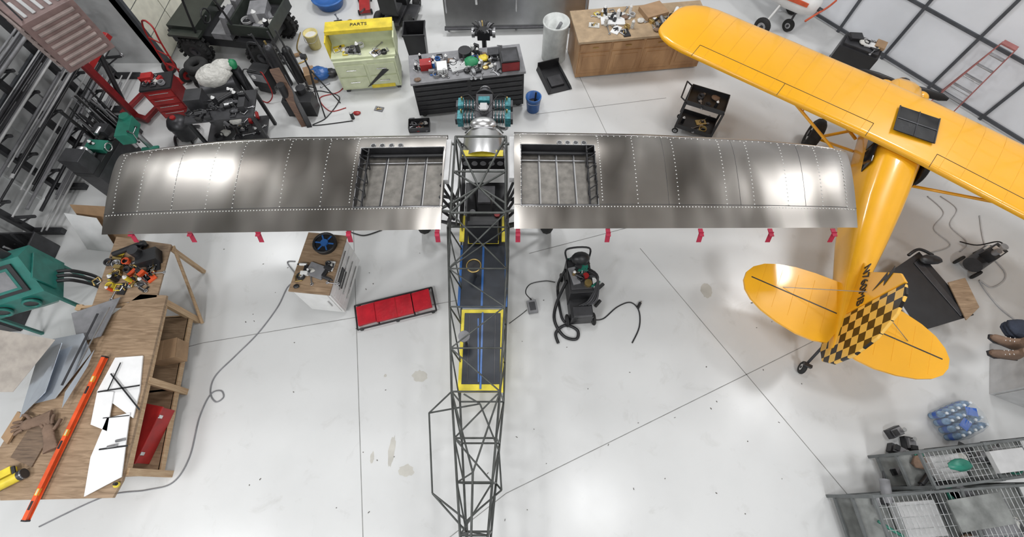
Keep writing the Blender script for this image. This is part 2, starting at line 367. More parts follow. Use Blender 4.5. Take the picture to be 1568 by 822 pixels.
    for i in range(110):
        t=i/110
        riv(P(t,.81))
        if i%2==0 : riv(P(t,.075)) if not(t0<t<t1) else None
    for t in (.02,.36,.48,.62,.7,.8,.9,.97):
        if t0<t<t1: continue
        for i in range(18):
            s_=.1+.68*i/17; riv(P(t,s_))
    for i in range(24): riv(P(t1+.012,.08+.7*i/24))
    r.done()
wing('wing_left',-.97,-5.66,[(0,4.86),(.5,4.82),(.72,4.74),(.9,4.60),(1,4.5)],[(0,3.2),(1,3.12)],(.0+.005,.262,.2,.80),-1)
wing('wing_right',.03,4.82,[(0,4.92),(.4,4.88),(.75,4.77),(.92,4.66),(1,4.58)],[(0,3.21),(1,3.23)],(.02,.245,.2,.80),1)
b=BA('aileron_tags')
for (u,v) in [(207,362),(297,360),(400,360),(537,358),(671,356),(793,357),(929,354),(1069,354),(1174,353),(1269,353)]:
    c=G(u,v,1.86); c.y=3.12; b.box((c.x,c.y,1.88),(.065,.006,.17),TAG,rx=-25); b.box((c.x,c.y+.04,1.935),(.06,.12,.012),TAG)
b.done()
b=BA('fuselage_frame')
Rt=.0155
ys=[3.66,2.95,2.35,1.75,1.17,.6,.1,-.45,-.95,-1.5]
UL=lambda y: -.99+(3.66-y)*.082 if y>1.17 else -.786+(1.17-y)*.118
UR=lambda y: -.05-(3.66-y)*.042 if y>1.17 else -.155-(1.17-y)*.075
LL=lambda y: -.84+(3.66-y)*.035 if y>1.17 else -.753+(1.17-y)*.11
LR=lambda y: -.06-(3.66-y)*.025 if y>1.17 else -.122-(1.17-y)*.085
ZU=lambda y: 1.25; ZL=lambda y: .5+max(0,(1.2-y))*.12
def q(k,y): 
    return Vector({'UL':(UL(y),y,ZU(y)),'UR':(UR(y),y,ZU(y)),'LL':(LL(y),y,ZL(y)),'LR':(LR(y),y,ZL(y))}[k])
for k in('UL','UR','LL','LR'):
    for i in range(len(ys)-1): b.cyl(q(k,ys[i]),q(k,ys[i+1]),Rt,TUBE,8)
for i,y in enumerate(ys):
    b.cyl(q('UL',y),q('UR',y),Rt*.8,TUBE,8);b.cyl(q('LL',y),q('LR',y),Rt*.8,TUBE,8);b.cyl(q('UL',y),q('LL',y),Rt*.8,TUBE,8);b.cyl(q('UR',y),q('LR',y),Rt*.8,TUBE,8)
    if i<len(ys)-1:
        y2=ys[i+1]
        b.cyl(q('UL',y),q('UR',y2),Rt*.7,TUBE,8) if i%2 else b.cyl(q('UR',y),q('UL',y2),Rt*.7,TUBE,8)
        b.cyl(q('UL',y),q('LL',y2),Rt*.7,TUBE,8);b.cyl(q('LR',y),q('UR',y2),Rt*.7,TUBE,8)
xl,xr=-.86,-.09; cx=-.475
cab={'fl':(xl,4.85,1.93),'fr':(xr,4.85,1.93),'rl':(xl,3.5,1.9),'rr':(xr,3.5,1.9)}
C=lambda k: Vector(cab[k])
for a_,c_ in (('fl','fr'),('rl','rr'),('fl','rl'),('fr','rr')): b.cyl(C(a_),C(c_),Rt*1.1,TUBE,8)
m1=Vector((cx,3.9,1.95));
for k in cab: b.cyl(C(k),m1,Rt,TUBE,8)
b.cyl((xl,3.66,1.9),(xr,4.2,1.92),Rt,TUBE,8);b.cyl((xr,3.66,1.9),(xl,4.2,1.92),Rt,TUBE,8);b.cyl((xl,4.2,1.92),(xr,4.2,1.92),Rt,TUBE,8)
for k,u_ in(('rl','UL'),('rr','UR')): b.cyl(C(k),q(u_,2.95),Rt,TUBE,8);b.cyl(C(k),q(u_,3.66),Rt,TUBE,8)
b.cyl(C('rl'),(UR(2.95),2.95,1.25),Rt*.8,TUBE,8);b.cyl(C('rr'),(UL(2.95),2.95,1.25),Rt*.8,TUBE,8)
for sx,x in((-1,xl),(1,xr)):
    b.cyl((x,3.66,1.25),(x,5.3,1.25),Rt,TUBE,8);b.cyl((x,3.66,.5),(x,5.3,.6),Rt,TUBE,8);b.cyl((x,5.3,1.25),(x,4.85,1.93),Rt,TUBE,8)
    b.cyl((x,5.3,1.25),(x,5.3,.6),Rt,TUBE,8);b.cyl((x,4.85,1.93),(x,4.4,.55),Rt,TUBE,8);b.cyl((x,3.5,1.9),(x,4.4,1.25),Rt,TUBE,8)
    for y in(4.7,3.5):
        b.cyl((x,y,1.93),(x+sx*.16,y,1.96),.02,TUBE,8)
    for j in range(4): b.cyl((x,4.0-j*.12,1.5),(x+sx*.16,4.15-j*.2,1.93),.022,BLK,8)
    b.cyl((x+sx*.02,3.9,1.4),(x+sx*.02,3.4,1.85),.03,BLK,8)
    wx=cx+sx*1.0
    b.cyl((x,4.7,.55),(wx,4.5,.33),.03,TUBE,10);b.cyl((x,4.1,.52),(wx,4.4,.33),.03,TUBE,10)
    b.cyl((x,4.6,.6),(x+sx*2.3,4.3,1.9),.03,DGR,10);b.cyl((x,4.1,.6),(x+sx*2.3,3.8,1.9),.025,DGR,10)
    b.wheel((wx+sx*.1,4.45,.33),.33,.22,'X')
b.cyl((xl,5.3,1.25),(xr,5.3,1.25),Rt,TUBE,8)
z=.75
hp=[G(657,632,z),G(662,755,z),G(715,797,z),G(735,778,z),G(768,750,z),G(764,690,z),G(735,618,z),G(710,603,z)]
for i in range(len(hp)-1): b.cyl(hp[i],hp[i+1],.012,TUBE,8)
b.cyl(hp[0],hp[6],.012,TUBE,8);b.cyl(hp[0],q('UL',1.17),.012,TUBE,8);b.cyl(hp[1],q('LL',-.45),.012,TUBE,8);b.cyl(hp[4],q('LR',.1),.012,TUBE,8);b.cyl(hp[2],q('LL',-.95),.012,TUBE,8)
b.cyl(q('UL',1.17),(cx+.02,.2,1.5),.012,TUBE,8);b.cyl(q('UR',1.17),(cx+.02,.2,1.5),.012,TUBE,8);b.cyl((cx+.02,.2,1.5),(cx+.03,-1.5,1.4),.014,TUBE,8)
b.cyl(q('UL',.1),(cx+.02,.2,1.5),.01,TUBE,8);b.cyl(q('UR',-.45),(cx+.02,-.4,1.47),.01,TUBE,8);b.cyl(q('UL',-.45),(cx+.02,-.4,1.47),.01,TUBE,8)
for x in(-.75,-.2): b.cyl((x,-1.2,0),(cx,-1.2,.8),.03,PIN,8)
b.box((cx,-1.2,.75),(.5,.09,.09),PIN)
b.done()
b=BA('cabin_floor_panels',.003)
def panel(u0,v0,u1,v1,z,mt,t=.012):
    p0=G(u0,v0,z);p1=G(u1,v0,z);p2=G(u1,v1,z);p3=G(u0,v1,z)
    x0=(p0.x+p3.x)/2;x1=(p1.x+p2.x)/2
    b.box(((x0+x1)/2,(p0.y+p3.y)/2,z),(x1-x0,p0.y-p3.y,t),mt); return x0,x1,p3.y,p0.y
x0,x1,y0,y1=panel(705,376,775,470,.52,BPN)
b.box(((x0+x1)/2-.01,(y0+y1)/2,.53),(.035,y1-y0,.008),BLU)
for x in(x0,x1): b.box((x,(y0+y1)/2,.53),(.04,y1-y0,.02),BLU)
b.box(((x0+x1)/2,y0,.53),(x1-x0,.03,.02),BLU)
x0,x1,y0,y1=panel(704,474,771,601,.53,YSQ)
b.box(((x0+x1)/2,(y0+y1)/2+.03,.539),(x1-x0-.1,(y1-y0)-.18,.01),BPN); b.box(((x0+x1)/2,(y0+y1)/2,.546),(.03,(y1-y0)-.1,.008),BLU)
b.box(((x0+x1)/2-.05,(y0+y1)/2,.5465),(.02,(y1-y0)-.3,.008),BLU,rz=2)
for x in (-.2,.2): b.box(((x0+x1)/2+x,(y0+y1)/2+.03,.545),(.015,(y1-y0)-.25,.008),DGR)
x0,x1,y0,y1=panel(717,346,764,373,.62,YSQ)
b.box(((x0+x1)/2,(y0+y1)/2,.63),(.02,(y1-y0),.012),BLK); b.box(((x0+x1)/2+.02,(y0+y1)/2,.63),(x1-x0,.02,.012),DGR)
for (u,v) in((708,350),(772,350)): c=G(u,v,.7); b.box(c,(.08,.5,.03),YSQ)
b.box((cx,4.35,.5),(.72,1.4,.02),BLK)
b.box((cx,4.0,.62),(.5,.45,.1),BLK);b.box((cx,3.8,.85),(.48,.08,.45),BLK,rx=-12)
b.box((cx+.02,4.75,.55),(.3,.35,.06),GRY);b.cyl((cx-.15,4.4,.5),(cx-.15,4.5,.95),.015,BLK);b.cyl((cx+.12,4.4,.5),(cx+.12,4.5,.95),.015,STL)
for (x,y) in((cx-.2,4.3),(cx+.22,4.25),(cx,3.85)): b.cyl((x,y,.6),(x,y,.7),.05,RED if x>cx else GRY)
b.box((xl+.03,4.4,.9),(.012,1.0,.5),DGR);b.box((xr-.03,4.4,.9),(.012,1.0,.5),DGR)
b.cyl((cx-.12,3.15,.9),(cx-.12,3.15,.93),.11,BLK,20);b.torus((cx-.12,3.15,.94),.11,.012,BRS)
b.cyl((cx-.12,3.15,.92),(cx-.12,3.15,.5),.02,DGR)
b.cyl((cx-.22,2.02,.9),(cx-.22,2.02,.93),.085,GRY,20)
b.cyl((cx-.22,2.02,.92),(cx-.22,2.02,.5),.02,DGR)
b.done()
b=BA('boot_cowl',0)
rings=[]
for y,w_,zt_ in((4.93,.40,1.5),(5.2,.385,1.48),(5.5,.36,1.42)):
    rings.append([Vector((cx-.01+w_*math.cos(t),y,1.0+(zt_-1.0)*math.sin(t)**.7 if math.sin(t)>0 else 1.0)) for t in [math.pi*i/16 for i in range(17)]])
b.loft(rings,STN,cap=False,closed=False)
b.box((cx,4.95,1.42),(.66,.12,.03),YSQ);b.box((cx,4.88,1.28),(.7,.05,.28),BLK)
for i in range(5): b.cyl((cx-.28+i*.14,4.85,1.3),(cx-.28+i*.14,4.84,1.3),.05,GRY,14)
b.slab([(cx-.36,5.5,.6),(cx+.34,5.5,.6),(cx+.34,5.5,1.2),(cx+.15,5.5,1.42),(cx-.17,5.5,1.42),(cx-.36,5.5,1.2)],(0,.02,0),STL)
b.done()
b=BA('engine',.004)
ez=1.15;ey=6.1
b.box((cx-.02,ey,ez),(.3,.62,.3),DGR);b.cyl((cx-.02,ey+.3,ez),(cx-.02,ey+.55,ez),.08,DGR);b.cyl((cx-.02,ey+.38,ez),(cx-.02,ey+.42,ez),.17,DGR,20)
b.cyl((cx-.02,ey+.55,ez),(cx-.02,ey+.57,ez),.1,STL)
for sx in(-1,1):
    for j in range(2):
        y=ey-.14+j*.3
        b.cyl((cx-.02+sx*.14,y,ez),(cx-.02+sx*.36,y,ez),.075,DGR)
        for k in range(7): x=cx-.02+sx*(.17+k*.03); b.cyl((x,y,ez),(x+sx*.008,y,ez),.115,TEAL if k%2 else STL,16)
        b.box((cx-.02+sx*.42,y,ez+.01),(.1,.2,.2),TEAL);b.box((cx-.02+sx*.485,y,ez+.01),(.05,.16,.13),DGR)
        b.cyl((cx-.02+sx*.4,y+.05,ez+.1),(cx-.02+sx*.4,y+.05,ez+.17),.018,BRS);b.path([(cx-.02+sx*.4,y+.05,ez+.17),(cx-.02+sx*.25,y,ez+.26),(cx,ey-.25,ez+.22)],.008,BLK,6)
        b.path([(cx-.02+sx*.4,y,ez-.08),(cx-.02+sx*.38,y,ez-.25),(cx-.02+sx*.1,ey,ez-.3)],.03,STL,8)
b.box((cx-.02,ey-.38,ez+.1),(.24,.14,.2),BLK);b.cyl((cx-.02,ey-.1,ez+.15),(cx-.02,ey-.1,ez+.24),.09,STL);b.box((cx-.02,ey-.1,ez+.25),(.12,.16,.03),LGR)
b.box((cx-.02,ey+.13,ez+.18),(.2,.1,.08),TEAL);b.sph((cx-.02,ey-.42,ez+.16),.15,STN,sc=(1.6,1,.8))
for sx in(-1,1):
    for zz in(.75,1.3): b.cyl((cx+sx*.32,5.5,zz),(cx-.02+sx*.14,ey-.25,ez+(zz-1)*.3),.014,TUBE)
    b.cyl((cx+sx*.32,5.5,.75),(cx-.02+sx*.14,ey-.25,ez+.1),.012,TUBE)
b.done()
# ================================================================== YELLOW AIRPLANE
YC=Vector((6.56,5.42,0)); YA=-28.2
YP=empty('yellow_airplane',YC,YA)
def BY(n,bev=0): return B(n,(0,0,0),0,YP,bev)
WR=Matrix.Rotation(math.radians(-11),4,'Z')
b=BY('wing');b.M=WR
hs=4.45;xs=[-hs,-hs+.03,-hs+.1,-hs+.22,-hs+.4,-hs+.65,-3,-2,-1.2,-.4,0,.4,1.2,2,3,hs-.65,hs-.4,hs-.22,hs-.1,hs-.03,hs]
SW_=lambda x:-.042*max(0,abs(x)-.3)
def wy(x):
    e=max(0,(abs(x)-(hs-.65))/.65); return math.sqrt(max(0.0004,1-e*e))
rings=[]
LE0,TE0=.68,-.78
S=[0,.01,.03,.08,.15,.3,.45,.6,.75,.9,1]
for x in xs:
    k=wy(x);LEy=LE0*(.25+.75*k)+SW_(x)
    TEy=TE0+.42*(1-k)+SW_(x)
    up=[Vector((x,LEy+(TEy-LEy)*s_,1.6+.12*nrm(s_)*(.2+.8*k))) for s_ in S]; dn=[Vector((x,LEy+(TEy-LEy)*s_,1.6-.03*nrm(s_)*k)) for s_ in reversed(S[1:-1])]
    rings.append(up+dn)
b.loft(rings,PLNY)
CH=LE0-TE0
for i in range(-12,13):
    x=i*.31
    if abs(x)<.5: continue
    b.path([(x,SW_(x)+LE0-CH*(.06+.92*s_),1.6005+.12*nrm(.06+.92*s_)) for s_ in [j/10 for j in range(11)]],.003,PLNY,6,smooth=False)
hy=LE0-CH*.78
for sx in(-1,1):
    p_=[Vector((sx*x,hy+SW_(x),1.6+.12*nrm(.78)+.001)) for x in(.5,1.5,2.5,3.6)];b.path(p_,.0045,DGR,6,smooth=False)
    for x in(.5,2.0,3.6): b.path([(sx*x,hy+SW_(x),1.6+.12*nrm(.78)+.001),(sx*x,LE0-CH*.975+SW_(x),1.6+.12*nrm(.975)+.001)],.0045,DGR,6)
b.done()
b=BY('skylight',.01)
b.slab([(-.3,-.42,1.70),(.3,-.42,1.70),(.3,.12,1.735),(-.3,.12,1.735)],(0,0,.014),GLS)
for x in(-.3,0,.3): b.cyl((x,-.42,1.715),(x,.12,1.75),.012,DGR,6)
b.cyl((-.3,-.15,1.735),(.3,-.15,1.735),.012,DGR,6)
b.slab([(-.3,.66,1.6),(.3,.66,1.6),(.3,.98,1.33),(-.3,.98,1.33)],(0,.01,.01),GLS)
b.done()
b=BY('fuselage')
st=[(1.62,.12,.95,1.15),(1.58,.22,.82,1.25),(1.45,.3,.74,1.3),(1.1,.34,.66,1.36),(.95,.35,.6,1.38),(.6,.37,.55,1.6),(-.55,.38,.55,1.62),(-.9,.37,.55,1.52),(-1.5,.34,.57,1.38),(-2.2,.27,.6,1.24),(-3.0,.16,.66,1.08),(-3.6,.08,.72,.98),(-4.05,.03,.75,.9)]
rings=[]
for y,w_,z0,z1 in st:
    zc=(z0+z1)/2;hz=(z1-z0)/2;r=[]
    for i in range(20):
        t=2*math.pi*i/20;c_,s_=math.cos(t),math.sin(t);e=.5
        r.append(Vector((w_*math.copysign(abs(c_)**e,c_),y,zc+hz*math.copysign(abs(s_)**(.75 if s_>0 else .6),s_))))
    rings.append(r)
b.loft(rings,PLNY)
for sx in(-1,1):
    for j,y in enumerate((1.15,1.4)): b.sph((sx*.31,y,1.12),.13,PLNY,12,(1.1,.9,.9))
    b.slab([(sx*.375,-.45,1.2),(sx*.375,.55,1.2),(sx*.372,.55,1.52),(sx*.375,-.45,1.52)],(sx*.012,0,0),GLS)
    b.slab([(sx*.365,-.95,1.2),(sx*.375,-.5,1.2),(sx*.375,-.5,1.52),(sx*.36,-.9,1.42)],(sx*.014,0,0),GLS)
b.sph((0,1.7,1.05),.11,PLNY,14,(1,1.5,1))
b.cyl((0,1.66,1.05),(0,1.72,1.05),.14,DGR)
b.done()
b=BY('propeller')
for sx in(-1,1):
    rings=[]
    for r_,c_,tw in((.06,.05,50),(.2,.07,42),(.45,.085,30),(.7,.075,20),(.82,.03,15)):
        a_=math.radians(tw); pts=[]
        for t in range(8):
            th_=2*math.pi*t/8; lx,lz=c_*math.cos(th_),.012*math.sin(th_)
            pts.append(Vector((sx*r_,1.70+lx*math.sin(a_)*.6+lz,1.05+lx*math.cos(a_))))
        rings.append(pts)
    b.loft(rings,BLK)
b.done()
def tailpoly(sx): 
    pts=[(0,-2.95),(.5,-2.97),(.8,-3.01),(1.05,-3.08),(1.25,-3.18),(1.39,-3.31),(1.46,-3.45),(1.46,-3.6),(1.4,-3.74),(1.28,-3.86),(1.1,-3.96),(.85,-4.04),(.55,-4.09),(.3,-4.08),(.12,-4.02),(0,-3.7)]
    return [(sx*x,y) for x,y in pts]
b=BY('tailplane',.012)
for sx in(-1,1):
    b.prism(tailpoly(sx),.86,.9,PLNY)
    b.box((sx*.72,-3.5,.902),(1.3,.02,.004),DGR)
    for i in range(5): b.box((sx*(.25+i*.24),-3.5,.9),(.008,.85-.05*i,.006),PLNY)
    b.cyl((sx*.9,-3.45,.9),(0,-3.3,1.4),.006,STL,6)
b.done()
b=BY('fin',.01)
finp=[(-2.55,1.1),(-2.9,1.3),(-3.15,1.75),(-3.3,2.0),(-3.5,2.12),(-3.5,.7),(-3.0,.8)]
b.slab([(-.02,y,z) for y,z in finp],(.04,0,0),PLNY)
rud=[(-3.52,2.12),(-3.7,2.16),(-3.95,2.06),(-4.2,1.78),(-4.33,1.38),(-4.33,.95),(-4.2,.65),(-3.95,.52),(-3.52,.55)]
b.slab([(-.02,y,z) for y,z in rud],(.04,0,0),CHK)
b.done()
def text(body,size,name,parent,loc,rot,mt,ext=.003):
    cu=bpy.data.curves.new(name,'FONT');cu.body=body;cu.size=size;cu.extrude=ext;cu.align_x='CENTER';cu.align_y='CENTER'
    o=bpy.data.objects.new(name+'_t',cu);bpy.context.scene.collection.objects.link(o);dg=bpy.context.evaluated_depsgraph_get()
    me=bpy.data.meshes.new_from_object(o.evaluated_get(dg));bpy.data.objects.remove(o);o=bpy.data.objects.new(name,me);bpy.context.scene.collection.objects.link(o)
    me.materials.clear();me.materials.append(mt);o.parent=parent;o.location=loc;o.rotation_euler=rot;return o
text('N760MB',.2,'registration_letters',YP,(-.026,-3.13,1.28),(math.radians(90),0,math.radians(-90)),BLK,.006)
b=BY('lightning_bolt')
b.slab([(-.024,-3.26+y*.9,1.62+z*.9) for y,z in((.05,.3),(-.12,.12),(0,.12),(-.1,-.12),(.12,.16),(.02,.16),(.16,.3))],(-.004,0,0),BLK)
b.done()
b=BY('landing_gear')
for sx in(-1,1):
    b.cyl((sx*.3,.75,.62),(sx*.85,.55,.3),.03,PLNY,10);b.cyl((sx*.3,.15,.6),(sx*.85,.5,.3),.025,PLNY,10);b.wheel((sx*.95,.55,.32),.32,.22,'X',WHT)
    f=WR@Vector((sx*2.3,.3,1.6));r_=WR@Vector((sx*2.3,-.4,1.6))
    b.cyl((sx*.33,.45,.62),f,.028,PLNY,10);b.cyl((sx*.33,-.3,.62),r_,.025,PLNY,10);b.cyl(Vector((sx*.33,.45,.62)).lerp(f,.6),Vector((sx*.33,-.3,.62)).lerp(r_,.6),.014,PLNY,8)
b.wheel((0,-4.15,.11),.11,.07,'X',WHT);b.cyl((0,-3.8,.74),(0,-4.15,.14),.02,DGR);b.box((0,-4.15,.25),(.12,.05,.05),DGR)
b.done()
# ================================================================== LEFT BENCH
b=B('wooden_workbench',bevel=.004)
z=.9
back=[G(178,362,z),G(262,374,z),G(240,455,z),G(140,470,z)]
b.prism([(p.x,p.y) for p in back],z-.03,z,PLY)
main=[G(215,450,z),G(255,452,z),G(187,735,z),G(172,762,z),G(0,766,z),G(-10,700,z),G(90,540,z)]
b.prism([(p.x,p.y) for p in main],z-.045,z,PLY)
def post(p,w=.09,z1=.86): b.box((p.x,p.y,z1/2),(w,w,z1),PIN)
pA=G(250,462,.86);pB=G(192,722,.86)
for p_ in(pA,pB): post(p_)
pC=pA.lerp(pB,.5);post(pC)
inner=[G(120,470,.86),G(60,600,.86),G(20,730,.86)]
for p_ in inner: post(p_)
def beam(p,q_,zc,w=.04,h=.09,mt=PIN):
    L=(q_-p).length;c_=(p+q_)/2;b.box((c_.x,c_.y,zc),(L+.06,w,h),mt,rz=ang_of(p,q_))
beam(pA,pB,.82);beam(pA,pB,.2);beam(pB,inner[2],.2);beam(pA,inner[0],.2);beam(pA,inner[0],.82);beam(pC,inner[1],.2);beam(pB,inner[2],.82)
shelf=[pA,pB,inner[2],inner[0]];b.prism([(p.x,p.y) for p in shelf],.22,.245,PLY)
for p_ in back[:2]: post(Vector((p_.x,p_.y-.06,0)),.06)
b.cyl((back[1].x,back[1].y,.85),G(310,495,.03),.026,PIN,4)
b.done()
b=B('long_spirit_level',bevel=.003)
p1,p2=G(160,546,.97),G(38,797,.97);L=(p2-p1).length;c_=(p1+p2)/2;A=ang_of(p1,p2)
b.M=Matrix.Translation((c_.x,c_.y,.96))@Matrix.Rotation(math.radians(A),4,'Z')
b.box((0,0,-.03),(L,.05,.008),ORG);b.box((0,0,.03),(L,.05,.008),ORG);b.box((0,0,0),(L,.02,.06),ORG)
for x in(-.7,0,.7): b.box((x,0,.02),(.08,.03,.035),YEL);b.cyl((x-.03,0,.036),(x+.03,0,.036),.008,CLR);b.box((x+.15,0,.036),(.1,.03,.005),BLK)
for x in(-L/2,L/2): b.box((x,0,0),(.02,.06,.07),BLK)
b.done()
def sheet(name,pts,z,mt,th=.006):
    b=B(name); ps=[G(u,v,z) for u,v in pts]
    b.slab(ps,(0,0,th),mt); return b
b=sheet('white_foam_patterns',[(178,548),(220,545),(215,600),(205,640),(150,600)],.905,WPL,.02)
for pts in([(165,640),(200,632),(187,730),(130,760),(140,700)],[(150,600),(175,600),(165,660),(140,650)]):
    ps=[G(u,v,.93) for u,v in pts];b.slab(ps,(0,0,.015),WPL)
def strip(p,q_,w,z,mt):
    p=G(*p,z);q_=G(*q_,z);d=(q_-p).normalized();n=Vector((-d.y,d.x,0))*w/2;b.slab([p+n,q_+n,q_-n,p-n],(0,0,.008),mt)
strip((170,572),(214,627),.018,.945,BLK);strip((150,600),(214,590),.018,.945,BLK);strip((152,688),(196,682),.02,.945,BLK);strip((185,555),(165,598),.012,.945,BLK)
strip((158,640),(198,636),.01,.945,BLK)
for x in((165,684),(178,675)): c_=G(*x,.95);b.cyl(c_,c_+Vector((.12,.02,.02)),.018,STL)
b.done()
b=B('aluminium_sheet_offcuts')
b.slab([G(75,520,.95),G(128,510,1.0),G(140,540,.98),G(85,610,.95),G(45,620,.93)],(0,0,.004),SHT)
b.slab([G(60,540,1.0),G(95,525,1.06),G(70,600,1.0),G(30,640,.96)],(0,0,.004),SHT)
b.slab([G(100,600,.99),G(145,535,1.04),G(135,560,1.02),G(95,625,.98)],(0,0,.004),SHT)
b.slab([G(110,480,.95),G(185,455,.95),G(155,515,.95),G(120,525,.95)],(0,0,.01),GRY)
b.slab([G(0,505,1.3),G(85,520,1.25),G(20,600,1.0),G(-30,600,1.0)],(0,0,.004),mat('kraft_sheet',(.38,.34,.3),.6))
strip((150,480),(95,590),.03,1.02,DGR);strip((168,470),(120,560),.02,1.03,STL)
b.done()
b=B('leather_work_gloves')
def glove(cx_,cy_,a_,s_=1.4):
    b.M=Matrix.Translation((cx_,cy_,.925))@Matrix.Rotation(math.radians(a_),4,'Z')@Matrix.Scale(s_,4)
    b.sph((0,0,.025),.07,CLO,14,(1.1,.75,.38),.08,8);b.loft([[Vector((x,w*math.cos(t),.025+.022*math.sin(t))) for t in [6.283*i/12 for i in range(12)]] for x,w in((-.04,.05),(-.1,.052),(-.17,.065),(-.2,.068))],CLO)
    for k,(y,l) in enumerate(((-.04,.085),(-.014,.1),(.013,.095),(.038,.07))): b.path([(.05,y,.024),(.05+l*.5,y*1.25,.03),(.05+l,y*1.5,.018)],.0135,CLO,8)
    b.path([(-.01,-.045,.022),(.02,-.09,.028),(.06,-.11,.018)],.015,CLO,8);b.M=Matrix.Identity(4)
g1=G(50,650,.9);g2=G(80,660,.9);glove(g1.x,g1.y,200);glove(g2.x,g2.y,120);b.done()
b=B('offcut_boards');
b.slab([G(18,700,.9),G(60,635,.9),G(90,645,.9),G(50,715,.9)],(0,0,.02),wood('dark_offcut',(.09,.06,.04),(.22,.15,.1)));b.slab([G(5,670,.925),G(30,630,.925),G(40,636,.925),G(14,680,.925)],(0,0,.03),CRD)
b.done()
b=B('yellow_angle_grinder',G(25,735,.9),30,bevel=.006)
b.cyl((-.15,0,.07),(.1,0,.07),.06,YEL);b.cyl((.1,0,.07),(.16,0,.07),.065,DGR);b.cyl((.14,0,.07),(.15,.0,.07),.065,STL,20);b.box((-.22,0,.06),(.14,.09,.09),BLK);b.cyl((.05,0,.07),(.05,.15,.09),.022,BLK);b.box((-.05,.12,.055),(.16,.1,.1),YEL)
b.done()
b=B('bench_hand_tools')
c_=G(200,420,.9);tools(b,c_.x-.4,c_.x+.35,c_.y-.3,c_.y+.4,.9,46,.85,[YEL,ORG,BLK,DGR,STL,RED,BRS,BLK,DGR,ORG])
b.box((c_.x+.25,c_.y+.25,.98),(.3,.22,.16),BLK,rz=20);b.cyl((c_.x+.1,c_.y+.3,.9),(c_.x+.1,c_.y+.3,1.15),.08,DGR);b.cyl((c_.x-.3,c_.y+.3,1.0),(c_.x+.2,c_.y+.45,1.1),.04,BLK)
c_=G(180,742,.9);b.cyl((c_.x,c_.y,.9),(c_.x,c_.y,.93),.035,YEL);b.cyl((c_.x-.02,c_.y+.01,.93),(c_.x+.02,c_.y+.01,.95),.02,BLK)
b.done()
b=B('red_tool_box',G(232,665,.245),80,bevel=.01)
b.box((0,0,.13),(.75,.35,.26),RED);b.box((0,0,.27),(.77,.37,.03),RED,);b.cyl((-.15,0,.34),(.15,0,.34),.013,BLK);b.cyl((-.15,0,.28),(-.15,0,.34),.01,BLK);b.cyl((.15,0,.28),(.15,0,.34),.01,BLK)
for x in(-.25,.25): b.box((x,-.185,.24),(.05,.015,.08),CHR)
b.done()
b=B('cardboard_box',G(268,543,.245),12,bevel=.003)
b.box((0,0,.14),(.4,.3,.28),CRD);b.box((-.1,0,.285),(.2,.31,.006),CRD,ry=4);b.box((.1,0,.285),(.2,.31,.006),CRD,ry=-4)
b.done()
# blast cabinet
b=B('sandblasting_cabinet',(-7.5,2.8,0),22,bevel=.012)
GT=mat('blast_cabinet_green',(.02,.17,.14),.35)
SC=Matrix.Diagonal((.88,.88,1,1));b.M=SC
b.loft([[Vector((x,y,z)) for y,z in((-.38,.75),(.38,.75),(.38,1.35),(.05,1.5),(-.38,1.07))] for x in(-.55,.55)],GT,smooth=False)
b.M=SC@Matrix.Translation((0,-.165,1.29))@Matrix.Rotation(math.radians(45),4,'X')
b.box((0,0,.015),(.8,.46,.03),BLK);b.box((0,0,.03),(.66,.36,.02),GT);b.box((0,0,.042),(.58,.28,.006),GRY)
b.M=SC
for x in(-.22,.22): b.cyl((x,-.37,.92),(x,-.43,.91),.11,BLK,18);b.torus((x,-.42,.92),.1,.025,GT,'Y')
b.loft([[Vector((x*k,y*k,z)) for x,y in((-.5,-.35),(.5,-.35),(.5,.35),(-.5,.35))] for k,z in((1,.75),(.25,.38))],GT,smooth=False)
for x in(-.5,.5):
    for y in(-.34,.34): b.box((x,y,.38),(.05,.05,.76),GT)
b.box((.57,0,1.1),(.03,.5,.4),GT);b.cyl((.3,.2,1.4),(.3,.2,1.65),.07,DGR)
for k in(0,1,2): b.path([(.57,.1-k*.1,.9),(.75,.1-k*.1,.8),(.82,.15-k*.1,.4),(.7,.1-k*.1,.03)],.03,BLK)
b.done()
# ================================================================== tool cart white
b=B('white_tool_cabinet',(-3.03,3.22,0),-6,bevel=.006)
b.box((0,0,.48),(.58,.98,.8),WHT);b.box((0,0,.895),(.64,1.04,.03),PLY)
for i in range(4):
    b.box((.296,0,.2+i*.185),(.012,.92,.165),WHT);b.cyl((.315,-.3,.24+i*.185),(.315,.3,.24+i*.185),.01,CHR)
b.box((0,-.496,.5),(.5,.012,.72),WHT);b.cyl((.18,-.515,.4),(.18,-.515,.6),.01,CHR)
b.box((.3,-.1,.62),(.03,.3,.2),BLK);b.box((.29,.35,.8),(.02,.12,.06),BLK)
for x in(-.22,.22):
    for y in(-.42,.42): b.wheel((x,y,.05),.05,.03,'Y')
b.cyl((.03,.32,.91),(.03,.32,.97),.18,BLK,24);b.torus((.03,.32,.98),.17,.02,BLK);b.cyl((.03,.32,.97),(.03,.32,1.0),.06,BLU)
for i in range(6): t=i*1.047;b.box((.03+.1*math.cos(t),.32+.1*math.sin(t),.975),(.12,.025,.012),BLU,rz=math.degrees(t))
b.box((.02,-.15,.925),(.3,.22,.03),GRY,rz=-15);tools(b,-.25,.25,-.45,.08,.91,14,.7,[BLK,DGR,GRY,STL,WHT,BRS,LGR])
b.done()
b=B('mechanics_creeper',G(607,474,0),15,bevel=.008)
b.box((-.02,0,.1),(.62,.36,.05),REDV);b.box((-.48,0,.105),(.3,.34,.05),REDV,ry=-4)
b.box((.46,0,.125),(.3,.34,.05),REDV,ry=-6);b.box((.02,0,.128),(.008,.36,.004),RED)
